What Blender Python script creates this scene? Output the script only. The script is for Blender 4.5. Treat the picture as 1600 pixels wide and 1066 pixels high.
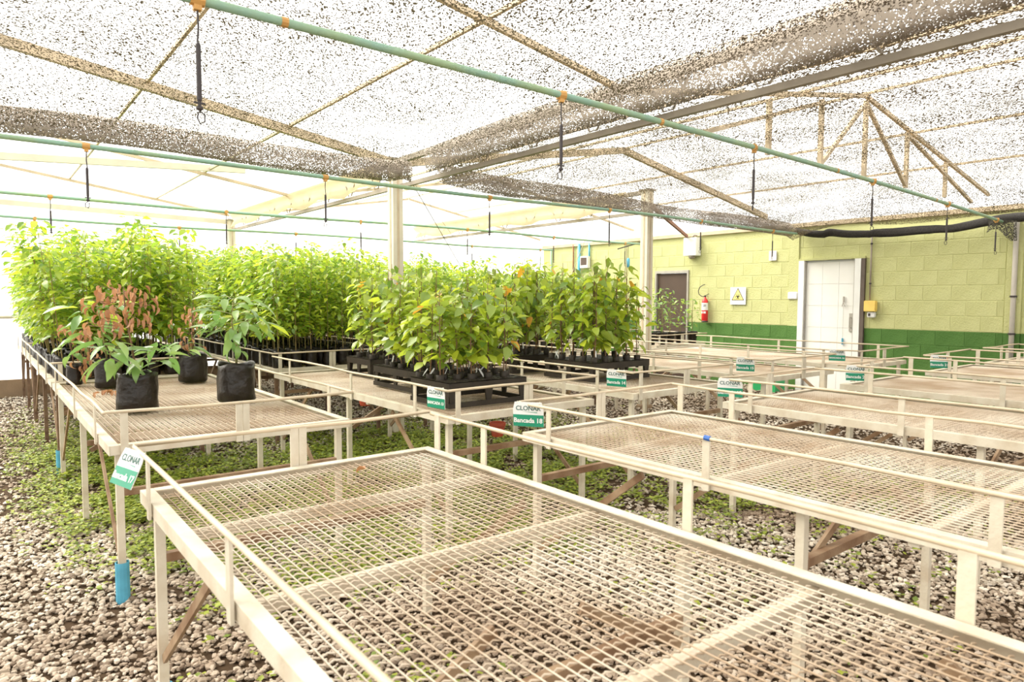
import bpy, bmesh, math, random
import numpy as np
from mathutils import Vector, Matrix, Euler

for o in list(bpy.data.objects): bpy.data.objects.remove(o)
SC = bpy.context.scene
COL = SC.collection
PI = math.pi
random.seed(7); RNG = np.random.default_rng(7)

# ------------------------------------------------------------------ camera
F_PX, PITCH, YAW, ROLL, CAM_H = 1062.985, .06156, .667196, .003611, 1.3666
fw = Vector((math.sin(YAW)*math.cos(PITCH), math.cos(YAW)*math.cos(PITCH), -math.sin(PITCH)))
rt0 = Vector((math.cos(YAW), -math.sin(YAW), 0)); up0 = rt0.cross(fw)
rt = rt0*math.cos(ROLL) + up0*math.sin(ROLL); up = -rt0*math.sin(ROLL) + up0*math.cos(ROLL)
cam_d = bpy.data.cameras.new('camera'); cam = bpy.data.objects.new('camera', cam_d); COL.objects.link(cam)
cam_d.sensor_width = 36; cam_d.lens = F_PX/1600*36; cam_d.clip_start = .05; cam_d.clip_end = 200
cam_d.dof.use_dof = True; cam_d.dof.focus_distance = 6.0; cam_d.dof.aperture_fstop = 5.0
M = Matrix((( rt.x, up.x, -fw.x, 0), (rt.y, up.y, -fw.y, 0), (rt.z, up.z, -fw.z, CAM_H), (0, 0, 0, 1)))
cam.matrix_world = M
SC.camera = cam

# ------------------------------------------------------------------ world, sun, exposure
w = bpy.data.worlds.new('World'); SC.world = w; w.use_nodes = True
bg = w.node_tree.nodes['Background']
bg.inputs[0].default_value = (1.0, .985, .95, 1); bg.inputs[1].default_value = 1.45
sun_d = bpy.data.lights.new('sun', 'SUN'); sun_d.energy = 6.0; sun_d.angle = math.radians(45); sun_d.color = (1, .95, .84)
sun = bpy.data.objects.new('sun', sun_d); COL.objects.link(sun)
sun.rotation_euler = Vector((.45, -.62, -.85)).to_track_quat('-Z', 'Y').to_euler()
SC.view_settings.view_transform = 'Standard'; SC.view_settings.look = 'None'
SC.view_settings.exposure = 0.66; SC.view_settings.gamma = 1; SC.view_settings.use_curve_mapping = False
SC.cycles.transparent_max_bounces = 24; SC.cycles.max_bounces = 8

# ------------------------------------------------------------------ materials
def new_mat(name):
    m = bpy.data.materials.new(name); m.use_nodes = True
    return m, m.node_tree.nodes, m.node_tree.links
def mat(name, col, rough=.6, metal=0, vary=.12, scale=12, bump=0, bscale=60, col2=None, spec=.5, contrast=(.35, .65)):
    m, n, l = new_mat(name); b = n['Principled BSDF']
    b.inputs['Roughness'].default_value = rough; b.inputs['Metallic'].default_value = metal
    b.inputs['Specular IOR Level'].default_value = spec
    tc = n.new('ShaderNodeTexCoord')
    if vary or col2:
        t = n.new('ShaderNodeTexNoise'); t.inputs['Scale'].default_value = scale; t.inputs['Detail'].default_value = 4
        l.new(tc.outputs['Object'], t.inputs['Vector'])
        r = n.new('ShaderNodeValToRGB'); l.new(t.outputs['Fac'], r.inputs['Fac'])
        c2 = col2 or tuple(max(0, c*(1-vary*1.6)) for c in col)
        r.color_ramp.elements[0].position = contrast[0]; r.color_ramp.elements[1].position = contrast[1]
        r.color_ramp.elements[0].color = (*c2, 1); r.color_ramp.elements[1].color = (*col, 1)
        l.new(r.outputs['Color'], b.inputs['Base Color'])
    else:
        b.inputs['Base Color'].default_value = (*col, 1)
    if bump:
        t2 = n.new('ShaderNodeTexNoise'); t2.inputs['Scale'].default_value = bscale; t2.inputs['Detail'].default_value = 5
        l.new(tc.outputs['Object'], t2.inputs['Vector'])
        bp = n.new('ShaderNodeBump'); bp.inputs['Strength'].default_value = bump; bp.inputs['Distance'].default_value = .01
        l.new(t2.outputs['Fac'], bp.inputs['Height']); l.new(bp.outputs['Normal'], b.inputs['Normal'])
    return m
def leaf_mat(name, col, col2, trans=.5, rough=.4):
    m, n, l = new_mat(name); b = n['Principled BSDF']; out = n['Material Output']
    g = n.new('ShaderNodeNewGeometry'); oi = n.new('ShaderNodeObjectInfo')
    ad = n.new('ShaderNodeMath'); ad.operation = 'ADD'; l.new(g.outputs['Random Per Island'], ad.inputs[0]); l.new(oi.outputs['Random'], ad.inputs[1])
    fr = n.new('ShaderNodeMath'); fr.operation = 'FRACT'; l.new(ad.outputs[0], fr.inputs[0])
    mx = n.new('ShaderNodeMix'); mx.data_type = 'RGBA'; l.new(fr.outputs[0], mx.inputs[0])
    mx.inputs[6].default_value = (*col, 1); mx.inputs[7].default_value = (*col2, 1)
    l.new(mx.outputs[2], b.inputs['Base Color']); b.inputs['Roughness'].default_value = rough*.85; b.inputs['Specular IOR Level'].default_value = .75
    tr = n.new('ShaderNodeBsdfTranslucent'); l.new(mx.outputs[2], tr.inputs['Color'])
    ms = n.new('ShaderNodeMixShader'); ms.inputs[0].default_value = trans
    l.new(b.outputs[0], ms.inputs[1]); l.new(tr.outputs[0], ms.inputs[2]); l.new(ms.outputs[0], out.inputs[0])
    return m
def film_mat(name, transp, col=(1, 1, 1)):
    m, n, l = new_mat(name); out = n['Material Output']
    n.remove(n['Principled BSDF'])
    a = n.new('ShaderNodeBsdfTransparent'); t = n.new('ShaderNodeBsdfTranslucent'); d = n.new('ShaderNodeBsdfDiffuse')
    t.inputs[0].default_value = (*col, 1); d.inputs[0].default_value = (*col, 1)
    m1 = n.new('ShaderNodeMixShader'); m1.inputs[0].default_value = .25; l.new(t.outputs[0], m1.inputs[1]); l.new(d.outputs[0], m1.inputs[2])
    m2 = n.new('ShaderNodeMixShader'); m2.inputs[0].default_value = 1-transp; l.new(a.outputs[0], m2.inputs[1]); l.new(m1.outputs[0], m2.inputs[2])
    l.new(m2.outputs[0], out.inputs[0]); return m
def net_mat(name, cover, col=(.22, .18, .135)):
    """knitted shade net: threads cover about `cover` of the area, open gaps between them"""
    m, n, l = new_mat(name); out = n['Material Output']; b = n['Principled BSDF']
    b.inputs['Base Color'].default_value = (*col, 1); b.inputs['Roughness'].default_value = .7
    tc = n.new('ShaderNodeTexCoord'); mp = n.new('ShaderNodeMapping'); l.new(tc.outputs['Object'], mp.inputs['Vector'])
    mp.inputs['Rotation'].default_value = (.2, .3, .6)
    sn = n.new('ShaderNodeVectorMath'); sn.operation = 'SNAP'; sn.inputs[1].default_value = (.0055, .0095, .0055); l.new(mp.outputs[0], sn.inputs[0])
    t = n.new('ShaderNodeTexWhiteNoise'); t.noise_dimensions = '3D'; l.new(sn.outputs[0], t.inputs['Vector'])
    t2 = n.new('ShaderNodeTexNoise'); t2.inputs['Scale'].default_value = 1.6; t2.inputs['Detail'].default_value = 4; l.new(tc.outputs['Object'], t2.inputs['Vector'])
    mr = n.new('ShaderNodeMapRange'); mr.inputs[1].default_value = .3; mr.inputs[2].default_value = .7; mr.inputs[3].default_value = cover*.72; mr.inputs[4].default_value = cover*1.28
    l.new(t2.outputs['Fac'], mr.inputs[0])
    gt = n.new('ShaderNodeMath'); gt.operation = 'LESS_THAN'; l.new(t.outputs['Value'], gt.inputs[0]); l.new(mr.outputs[0], gt.inputs[1])
    tr = n.new('ShaderNodeBsdfTransparent'); ms = n.new('ShaderNodeMixShader')
    l.new(gt.outputs[0], ms.inputs[0]); l.new(tr.outputs[0], ms.inputs[1]); l.new(b.outputs[0], ms.inputs[2]); l.new(ms.outputs[0], out.inputs[0])
    return m

MT = {}
MT['paint'] = mat('cream_paint', (.66, .60, .48), .5, 0, .16, 7, .15, 90, col2=(.52, .43, .31), contrast=(.3, .55))
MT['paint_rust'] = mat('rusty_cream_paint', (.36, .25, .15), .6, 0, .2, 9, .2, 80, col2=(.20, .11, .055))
MT['wire'] = mat('bench_wire', (.74, .645, .52), .55, 0, .2, 2.2, 0, 60, col2=(.44, .32, .21))
MT['rail'] = mat('rail_rod', (.66, .54, .38), .45, 0, .15, 6, 0)
MT['column'] = mat('column_paint', (.72, .66, .52), .5, 0, .1, 4, .1, 60)
MT['steel'] = mat('galvanised_steel', (.34, .29, .225), .6, .1, .15, 6)
MT['tan'] = mat('tan_tube', (.62, .50, .34), .6, 0, .15, 5)
MT['stone'] = None
MT['soil'] = mat('damp_soil', (.085, .055, .033), .95, 0, .3, 4, .6, 70, col2=(.055, .035, .02), spec=.1)
MT['bag'] = mat('black_bag_plastic', (.018, .012, .007), .33, 0, .3, 8, 1.0, 17, spec=.42)
MT['tray'] = mat('black_tray_plastic', (.040, .031, .022), .5, 0, .2, 10, .1, 80, spec=.3)
MT['potsoil'] = mat('pot_soil', (.12, .07, .04), .95, 0, .3, 50, .8, 200)
MT['bark'] = mat('brown_stem', (.22, .12, .06), .8, 0, .2, 30)
MT['sapstem'] = mat('sapling_stem', (.26, .15, .06), .8, 0, .2, 30, col2=(.22, .20, .06))
MT['stemgreen'] = mat('green_stem', (.28, .26, .09), .7, 0, .2, 30)
MT['leaf'] = leaf_mat('sapling_leaf', (.42, .58, .07), (.14, .27, .03), .5, .25)
MT['leaf2'] = leaf_mat('yellow_sapling_leaf', (.66, .74, .06), (.36, .50, .05), .52, .25)
MT['leafbig'] = leaf_mat('broad_leaf', (.34, .50, .14), (.15, .30, .07), .42, .3)
MT['leaftray'] = leaf_mat('tray_leaf', (.44, .54, .08), (.14, .25, .04), .4, .28)
MT['dead'] = leaf_mat('dry_leaf', (.64, .34, .16), (.38, .17, .07), .3, .6)
MT['orange'] = leaf_mat('orange_leaf', (.85, .40, .05), (.85, .52, .06), .4, .5)
MT['clover'] = leaf_mat('ground_cover_leaf', (.46, .52, .05), (.14, .22, .025), .35, .6)
MT['blue'] = mat('blue_plastic', (.10, .42, .60), .5, 0, .15, 10)
MT['bluetape'] = mat('blue_tape', (.03, .13, .45), .5, 0, .1, 10)
MT['greenpipe'] = mat('green_pvc', (.25, .42, .33), .45, 0, .12, 5, col2=(.30, .42, .24))
MT['clamp'] = mat('orange_clamp', (.62, .33, .09), .6, 0, .1, 20)
MT['dark'] = mat('dark_plastic', (.045, .035, .035), .5, 0, .1, 20)
MT['white'] = mat('white_paint', (.80, .80, .77), .45, 0, .04, 4)
MT['signwhite'] = mat('sign_white', (.82, .82, .80), .35, 0, .03, 10)
MT['signgreen'] = mat('sign_green', (.01, .27, .15), .35, 0, .05, 10)
MT['signdark'] = mat('sign_dark_green_ink', (.05, .13, .11), .5, 0, 0)
MT['red'] = mat('red_paint', (.68, .03, .03), .35, 0, .05, 10)
MT['redpot'] = mat('terracotta_plastic', (.50, .075, .03), .5, 0, .1, 10)
MT['yellow'] = mat('yellow_plastic', (.86, .62, .16), .45, 0, .06, 10)
MT['signyellow'] = mat('sign_yellow', (.92, .80, .25), .4, 0, 0)
MT['black'] = mat('black_ink', (.02, .02, .02), .5, 0, 0)
MT['orangeink'] = mat('orange_ink', (.85, .25, .03), .5, 0, 0)
MT['walllight'] = mat('lime_wall_paint', (.55, .555, .27), .8, 0, .08, 2.5, .8, 55, col2=(.50, .505, .235), spec=.2)
MT['walldark'] = mat('green_wall_paint', (.095, .20, .05), .8, 0, .1, 2.5, .8, 55, col2=(.075, .165, .038), spec=.2)
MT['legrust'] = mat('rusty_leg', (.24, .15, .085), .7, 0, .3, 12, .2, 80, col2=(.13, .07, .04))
MT['doordark'] = mat('brown_door_paint', (.085, .052, .035), .6, 0, .1, 3)
MT['door'] = mat('white_door_panel', (.84, .83, .79), .35, 0, .03, 3)
MT['alu'] = mat('grey_aluminium', (.45, .42, .37), .4, .2, .1, 10)
MT['gapshade'] = mat('gap_shade', (.13, .10, .08), .7, 0, .1, 10)  # shade inside the gap beside the door jamb, put into the colour
MT['pvc'] = mat('grey_pvc', (.46, .42, .36), .5, 0, .1, 4)
MT['cloth'] = film_mat('cream_cloth', .15, (.95, .86, .66))
MT['film'] = film_mat('roof_film', .72, (.97, .96, .92))
MT['curtain'] = film_mat('white_curtain_film', .25, (.98, .98, .96))
MT['concrete'] = mat('stained_concrete', (.33, .23, .14), .85, 0, .2, 3, .4, 40)
MT['netlight'] = net_mat('net_open', .38); MT['netmid'] = net_mat('net_mid', .56, (.27, .21, .15)); MT['netdense'] = net_mat('net_dense', .66, (.30, .25, .20))
MT['netblack'] = mat('bundled_black_net', (.035, .03, .025), .8, 0, .3, 60, .6, 120)
MT['rust'] = mat('rusty_iron', (.28, .11, .05), .8, 0, .3, 30, col2=(.14, .06, .03))
MT['crategreen'] = mat('green_crate', (.03, .42, .14), .45, 0, .08, 8)
MT['glassy'] = mat('pale_plate', (.78, .74, .70), .3, 0, .05, 10)
def stone_mat():
    m, n, l = new_mat('gravel_stone'); b = n['Principled BSDF']; b.inputs['Roughness'].default_value = .85
    g = n.new('ShaderNodeNewGeometry'); r = n.new('ShaderNodeValToRGB'); l.new(g.outputs['Random Per Island'], r.inputs['Fac'])
    e = r.color_ramp.elements; e[0].color = (.26, .20, .145, 1); e[1].color = (.84, .78, .68, 1)
    x = e.new(.3); x.color = (.50, .42, .33, 1); x = e.new(.7); x.color = (.68, .60, .49, 1)
    tc = n.new('ShaderNodeTexCoord'); t = n.new('ShaderNodeTexNoise'); t.inputs['Scale'].default_value = .7; t.inputs['Detail'].default_value = 4
    l.new(tc.outputs['Object'], t.inputs['Vector'])
    r2 = n.new('ShaderNodeValToRGB'); l.new(t.outputs['Fac'], r2.inputs['Fac'])
    r2.color_ramp.elements[0].position = .36; r2.color_ramp.elements[0].color = (.52, .44, .38, 1); r2.color_ramp.elements[1].position = .58; r2.color_ramp.elements[1].color = (1, 1, 1, 1)
    mx = n.new('ShaderNodeMix'); mx.data_type = 'RGBA'; mx.blend_type = 'MULTIPLY'; mx.inputs[0].default_value = 1
    l.new(r.outputs[0], mx.inputs[6]); l.new(r2.outputs[0], mx.inputs[7]); l.new(mx.outputs[2], b.inputs['Base Color'])
    return m
MT['stone'] = stone_mat()

# ------------------------------------------------------------------ mesh helpers
class MB:
    def __init__(s): s.v = []; s.f = []; s.mi = []
    def add(s, vs, fs, mi=0):
        k = len(s.v); s.v += [tuple(p) for p in vs]; s.f += [tuple(i+k for i in f) for f in fs]; s.mi += [mi]*len(fs); return s
    def box(s, x0, x1, y0, y1, z0, z1, mi=0):
        return s.add([(x0,y0,z0),(x1,y0,z0),(x1,y1,z0),(x0,y1,z0),(x0,y0,z1),(x1,y0,z1),(x1,y1,z1),(x0,y1,z1)],
                     [(0,3,2,1),(4,5,6,7),(0,1,5,4),(1,2,6,5),(2,3,7,6),(3,0,4,7)], mi)
    def bar(s, a, b, wd, th, upv=(0,0,1), mi=0):
        """rectangular bar from a to b: th measured along upv, wd across"""
        a, b = Vector(a), Vector(b); d = (b-a).normalized(); u = Vector(upv); u = u - d*u.dot(d)
        if u.length < 1e-4: u = Vector((1,0,0)) - d*d.x
        u.normalize(); r = d.cross(u); vs = []
        for p in (a, b):
            for i, j in ((-1,-1),(1,-1),(1,1),(-1,1)): vs.append(p + r*(wd/2*i) + u*(th/2*j))
        return s.add(vs, [(0,1,2,3),(7,6,5,4),(0,4,5,1),(1,5,6,2),(2,6,7,3),(3,7,4,0)], mi)
    def tube(s, pts, r, n=8, cap=True, mi=0):
        pts = [Vector(p) for p in pts]; rs = r if isinstance(r, (list, tuple)) else [r]*len(pts); vs = []; fs = []
        u = None
        for i, p in enumerate(pts):
            d = (pts[min(i+1, len(pts)-1)] - pts[max(i-1, 0)])
            d = d.normalized() if d.length > 1e-9 else Vector((0,0,1))
            if u is None: u = Vector((0,0,1)) if abs(d.z) < .9 else Vector((1,0,0))
            u = (u - d*u.dot(d)).normalized(); q = d.cross(u)
            for k in range(n):
                a = 2*PI*k/n; vs.append(p + (u*math.cos(a) + q*math.sin(a))*rs[i])
        for i in range(len(pts)-1):
            for k in range(n): fs.append((i*n+k, i*n+(k+1)%n, (i+1)*n+(k+1)%n, (i+1)*n+k))
        if cap: fs.append(tuple(range(n-1, -1, -1))); fs.append(tuple((len(pts)-1)*n+k for k in range(n)))
        return s.add(vs, fs, mi)
    def lathe(s, prof, n=16, c=(0,0,0), mi=0, cap=True):
        vs = []; fs = []
        for r, z in prof:
            for k in range(n): a = 2*PI*k/n; vs.append((c[0]+r*math.cos(a), c[1]+r*math.sin(a), c[2]+z))
        for i in range(len(prof)-1):
            for k in range(n): fs.append((i*n+k, i*n+(k+1)%n, (i+1)*n+(k+1)%n, (i+1)*n+k))
        if cap: fs.append(tuple(range(n-1, -1, -1))); fs.append(tuple((len(prof)-1)*n+k for k in range(n)))
        return s.add(vs, fs, mi)
    def prism(s, pts2, ax, t0, t1, mi=0):
        """polygon pts2 extruded along axis ax from t0 to t1"""
        def P(a, b, t): return {'x': (t, a, b), 'y': (a, t, b), 'z': (a, b, t)}[ax]
        n = len(pts2); vs = [P(a, b, t0) for a, b in pts2] + [P(a, b, t1) for a, b in pts2]
        return s.add(vs, [tuple(range(n-1,-1,-1)), tuple(range(n, 2*n))] + [(i, (i+1)%n, n+(i+1)%n, n+i) for i in range(n)], mi)
    def mesh(s, name, mats, smooth=False):
        me = bpy.data.meshes.new(name); me.from_pydata(s.v, [], s.f)
        for m in (mats if isinstance(mats, (list, tuple)) else [mats]): me.materials.append(m)
        if any(s.mi): me.polygons.foreach_set('material_index', s.mi)
        if smooth: me.polygons.foreach_set('use_smooth', [True]*len(me.polygons))
        me.validate(); me.update(); return me
def obj(name, me, parent=None, loc=(0,0,0), rot=(0,0,0), scale=(1,1,1)):
    o = bpy.data.objects.new(name, me); COL.objects.link(o); o.location = loc; o.rotation_euler = rot; o.scale = scale
    if parent: o.parent = parent
    return o
def part(name, mb, m, parent=None, smooth=False): return obj(name, mb.mesh(name, m, smooth), parent)
def tag(o, label=None, cat=None, group=None, kind=None):
    if label: o['label'] = label
    if cat: o['category'] = cat
    if group: o['group'] = group
    if kind: o['kind'] = kind
    return o
def thing(name, label, cat, loc=(0,0,0), rz=0, group=None, kind=None):
    o = obj(name, None, None, loc, (0,0,rz)); o.empty_display_size = .05
    return tag(o, label, cat, group, kind)
def copy_tree(src, loc, rz=0, scale=1.0, label=None, group=None):
    r = src.copy(); COL.objects.link(r); r.location = loc; r.rotation_euler = (0,0,rz); r.scale = (scale,)*3
    if label: r['label'] = label
    if group: r['group'] = group
    for c in src.children:
        k = c.copy(); COL.objects.link(k); k.parent = r
        for g in c.children:
            q = g.copy(); COL.objects.link(q); q.parent = k
    return r
def np_mesh(name, V, Fq, mats, mi=None, smooth=False):
    """V (n,3), Fq (m,k) constant polygon size"""
    me = bpy.data.meshes.new(name); n, k = len(V), Fq.shape[1]; m = len(Fq)
    me.vertices.add(n); me.vertices.foreach_set('co', np.ascontiguousarray(V, dtype=np.float32).ravel())
    me.loops.add(m*k); me.loops.foreach_set('vertex_index', np.ascontiguousarray(Fq, dtype=np.int32).ravel())
    me.polygons.add(m); me.polygons.foreach_set('loop_start', np.arange(0, m*k, k, dtype=np.int32))
    me.polygons.foreach_set('loop_total', np.full(m, k, dtype=np.int32))
    for x in mats: me.materials.append(x)
    if mi is not None: me.polygons.foreach_set('material_index', np.ascontiguousarray(mi, dtype=np.int32))
    me.polygons.foreach_set('use_smooth', [smooth]*m)
    me.update(calc_edges=True); me.validate(); return me
def text_mesh(body, size, bold=.0, name='lettering', shear=0.0, ext=.0004):
    c = bpy.data.curves.new(name, 'FONT'); c.body = body; c.size = size; c.offset = bold; c.align_x = 'CENTER'; c.align_y = 'CENTER'
    c.extrude = ext; c.resolution_u = 3; c.shear = shear
    o = bpy.data.objects.new(name, c); COL.objects.link(o); bpy.context.view_layer.update()
    me = bpy.data.meshes.new_from_object(o.evaluated_get(bpy.context.evaluated_depsgraph_get()))
    bpy.data.objects.remove(o); bpy.data.curves.remove(c); me.name = name; me.materials.clear(); return me

# ================================================================== THE SETTING
XW, YB = 9.8, 11.5          # right wall plane, back wall plane
fl = MB(); fl.box(-6, 13, -6, 14, -.06, 0)
floor = part('floor', fl, MT['soil']); tag(floor, kind='structure')

# --- right wall with its painted blocks
CH, BL, ZG = .195, .335, .975
D1 = (4.45, 5.425, 1.955); D2 = (7.46, 8.20, 1.885)
wb = MB()
def wallpiece(y0, y1, z0, z1, mi): wb.box(XW+.012, XW+.16, y0, y1, z0, z1, mi)
for (y0, y1, lo) in ((-1.5, D1[0], 0), (D1[0], D1[1], D1[2]), (D1[1], D2[0], 0), (D2[0], D2[1], D2[2]), (D2[1], 11.35, 0)):
    if lo < ZG: wallpiece(y0, y1, 0, ZG, 1); wallpiece(y0, y1, ZG, 2.46, 0)
    else: wallpiece(y0, y1, lo, 2.46, 0)
wall_r = part('wall_right', wb, [MT['walllight'], MT['walldark']]); tag(wall_r, 'lime and dark green painted block wall with a white door', kind='structure')
def block_mesh(m):
    bm = bmesh.new(); bmesh.ops.create_cube(bm, size=1)
    bmesh.ops.scale(bm, vec=(.024, BL-.006, CH-.006), verts=bm.verts)
    bmesh.ops.bevel(bm, geom=[e for e in bm.edges if all(v.co.x < 0 for v in e.verts)], offset=.0045, segments=1, affect='EDGES')
    me = bpy.data.meshes.new('block'); bm.to_mesh(me); bm.free(); me.materials.append(m); return me
BM = [block_mesh(MT['walllight']), block_mesh(MT['walldark'])]
PIL = [(5.43, 5.60), (2.62, 2.80)]
nblk = 0
for c in range(1, 12):
    z0 = c*CH; z1 = z0+CH
    if z1 > 2.40: continue
    cuts = [p for p in PIL]
    for d in (D1, D2):
        if z0 < d[2]-.02: cuts.append((d[0], d[1]))
    y = 2.2 + (BL/2 if c % 2 else 0)
    while y < 11.2:
        segs = [(y, min(y+BL, 11.33))]
        for a, b in cuts:
            ns = []
            for s0, s1 in segs:
                if b <= s0 or a >= s1: ns.append((s0, s1))
                else:
                    if s0 < a: ns.append((s0, a))
                    if b < s1: ns.append((b, s1))
            segs = ns
        for s0, s1 in segs:
            if s1-s0 < .03 or (c < 3 and s0 > 6.3) or nblk >= 298: continue
            o = obj('block', BM[0 if z0 >= ZG-.01 else 1], wall_r, (XW+.0185+random.uniform(0, .0025), (s0+s1)/2, (z0+z1)/2), (0,0,0), (1, (s1-s0)/BL, 1)); nblk += 1
        y += BL
for a, b in PIL:
    p = MB(); p.box(XW-.012, XW+.02, a+.008, b-.008, ZG, 2.40); part('pilaster', p, MT['walllight'], wall_r)
    p = MB(); p.box(XW-.012, XW+.02, a+.008, b-.008, 0, ZG); part('pilaster', p, MT['walldark'], wall_r)
tb = MB(); tb.box(XW-.03, XW+.16, -1.5, 11.35, 2.46, 2.52); tag(part('trim_1', tb, MT['tan']), kind='structure')

# --- white door
d1 = thing('door_1', None, None, (XW, 0, 0)); tag(d1, 'white panelled door with grey jamb in the lime wall', kind='structure')
y0, y1, zt = D1
leafb = MB()
ny, nz = 3, 6
for i in range(ny):
    for j in range(nz):
        pw = (y1-.10-(y0+.14))/ny; ph = (zt-.04)/nz
        p = MB(); a = y0+.14+i*pw; p.box(.028, .06, a+.0015, a+pw-.0015, .01+j*ph+.0015, .01+(j+1)*ph-.0015)
        part('panel', p, MT['door'], d1)
p = MB(); p.box(.055, .12, y0+.02, y1-.01, 0, zt); part('door_core', p, MT['white'], d1)
for nm, a, b, m in (('jamb', y1-.085, y1, 'white'), ('jamb', y0+.055, y0+.14, 'white'), ('shaded_gap', y0, y0+.05, 'gapshade')):  # last entry: the dark gap by the jamb, its shade drawn as a strip
    p = MB(); p.box(-.03, .10, a, b, 0, zt); part(nm, p, MT[m], d1)
p = MB(); p.box(-.03, .10, y0, y1, zt, zt+.03); part('lintel', p, MT['walllight'], d1)
for a in (y1-.10, y0+.143): p = MB(); p.box(.0, .03, a, a+.018, 0, zt-.01); part('edge_profile', p, MT['alu'], d1)
p = MB(); p.tube([(.015, y0+.19, .98), (-.03, y0+.19, .98), (-.03, y0+.19, 1.12), (.015, y0+.19, 1.12)], .008, 6); p.box(.012, .03, y0+.165, y0+.215, .92, 1.18); part('handle', p, MT['alu'], d1)
p = MB(); p.tube([(.01, y0+.30, 1.42), (.01, y0+.30, 1.34)], .012, 6); p.tube([(0, y0+.30, 1.34), (0, y0+.275, 1.28), (0, y0+.315, 1.28), (0, y0+.30, 1.34)], .006, 6); p.tube([(.012, y0+.30, 1.28), (.012, y0+.30, .82)], .002, 5); part('pull_cord', p, MT['alu'], d1)
p = MB(); p.tube([(.010, y0+.30, .82), (.010, y0+.30, .73)], .013, 8); part('pull_tag', p, MT['blue'], d1)
# --- brown door
d2 = thing('door_2', None, None, (XW, 0, 0)); tag(d2, 'dark brown door with pale frame near the fire extinguisher', kind='structure')
y0, y1, zt = D2
p = MB(); p.box(.03, .08, y0+.035, y1-.035, .01, zt-.05); part('door_leaf', p, MT['doordark'], d2)
p = MB(); p.box(-.015, .10, y0, y0+.03, 0, zt); p.box(-.015, .10, y1-.03, y1, 0, zt); p.box(-.015, .10, y0+.03, y1-.03, zt-.045, zt); part('door_frame', p, MT['alu'], d2)
p = MB(); p.tube([(.03, y0+.09, .95), (-.02, y0+.09, .95), (-.02, y0+.17, .95)], .009, 6); part('handle', p, MT['alu'], d2)

# --- back wall: concrete kerb, white curtain film below, clear film above
p = MB(); p.box(-4, 9.79, YB, YB+.12, 0, .24); tag(part('wall_back', p, MT['concrete']), kind='structure')
p = MB(); p.box(-4, 9.79, YB+.04, YB+.046, .24, 1.08); tag(part('wall_back_curtain', p, MT['curtain']), kind='structure')
p = MB(); p.box(-4, 9.79, YB+.05, YB+.056, 1.08, 3.0); tag(part('wall_back_film', p, MT['film']), kind='structure')
p = MB(); p.tube([(-4, YB, 1.1), (9.79, YB, 1.1)], .025, 8); tag(part('trim_2', p, MT['column']), kind='structure')
p = MB(); p.box(-4.0, -3.994, -3, YB, 0, 3.0); tag(part('wall_left', p, MT['film']), kind='structure')

# --- roof film on rafters; ridges over X=0 and X=6.5, gutters over X=3.25 and the wall
prof = [(-4.0, 2.72), (0, 3.17), (3.25, 2.68), (6.5, 3.24), (9.95, 2.66)]
def roof_z(x):
    for (a, za), (b, zb) in zip(prof, prof[1:]):
        if a <= x <= b: return za+(zb-za)*(x-a)/(b-a)
rf = MB(); vs = []; ys = np.linspace(-3, YB+.3, 7)
for y in ys:
    for x, z in prof: vs.append((x, y, z+.14))
rf.add(vs, [(i*5+k, i*5+k+1, i*5+5+k+1, i*5+5+k) for i in range(6) for k in range(4)])
tag(part('ceiling', rf, MT['film']), 'translucent white roof film over two shallow gables', kind='structure')
frame = thing('roof_frame', None, None); tag(frame, 'tan tubular rafters and purlins under the film roof', kind='structure')
for y in (0.1, 3.0, 5.97, 8.7, 11.4):
    for (a, za), (b, zb) in zip(prof, prof[1:]):
        hv = abs(y-5.97) < .1; p = MB(); p.bar((a, y, za), (b-.02 if b < 9 else 9.75, y, zb), .05 if hv else .03, .075 if hv else .035); part('rafter', p, MT['tan'], frame)
for x in (-2, -1, 1.1, 2.2, 4.3, 5.4, 7.6, 8.7, 0, 6.5):
    p = MB(); p.bar((x, -3, roof_z(x)+.02), (x, YB, roof_z(x)+.03), .022, .022); part('purlin', p, MT['tan'], frame)
for x, y in ((4.9, 0.1), (5.7, 3.0), (7.4, 3.0), (8.4, 0.1), (6.5, 0.1), (6.5, 3.0), (4.9, 3.0), (8.4, 3.0), (7.4, .1)):
    p = MB(); p.bar((x, y, 2.50), (x, y, roof_z(x)-.04), .035, .035); part('strut', p, MT['tan'], frame)
for y in (0.1, 3.0):
    for a, b in ((4.0, 5.7), (5.7, 6.5), (7.4, 6.5), (9.2, 7.4)):
        p = MB(); p.bar((a, y, 2.52), (b, y, roof_z(b)-.06), .03, .03); part('web_bar', p, MT['tan'], frame)
p = MB(); p.bar((-3.9, 8.5, 2.52), (2.6, 8.5, 2.90), .05, .07); part('tie_beam', p, MT['column'], frame)
p = MB(); p.bar((-3.9, 11.43, 2.72), (3.2, 11.43, 2.58), .05, .07); part('eave_beam', p, MT['column'], frame)
p = MB(); p.bar((6.56, 5.55, 2.50), (9.72, 7.45, 2.46), .03, .05); part('brace', p, MT['rust'], frame)

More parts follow.
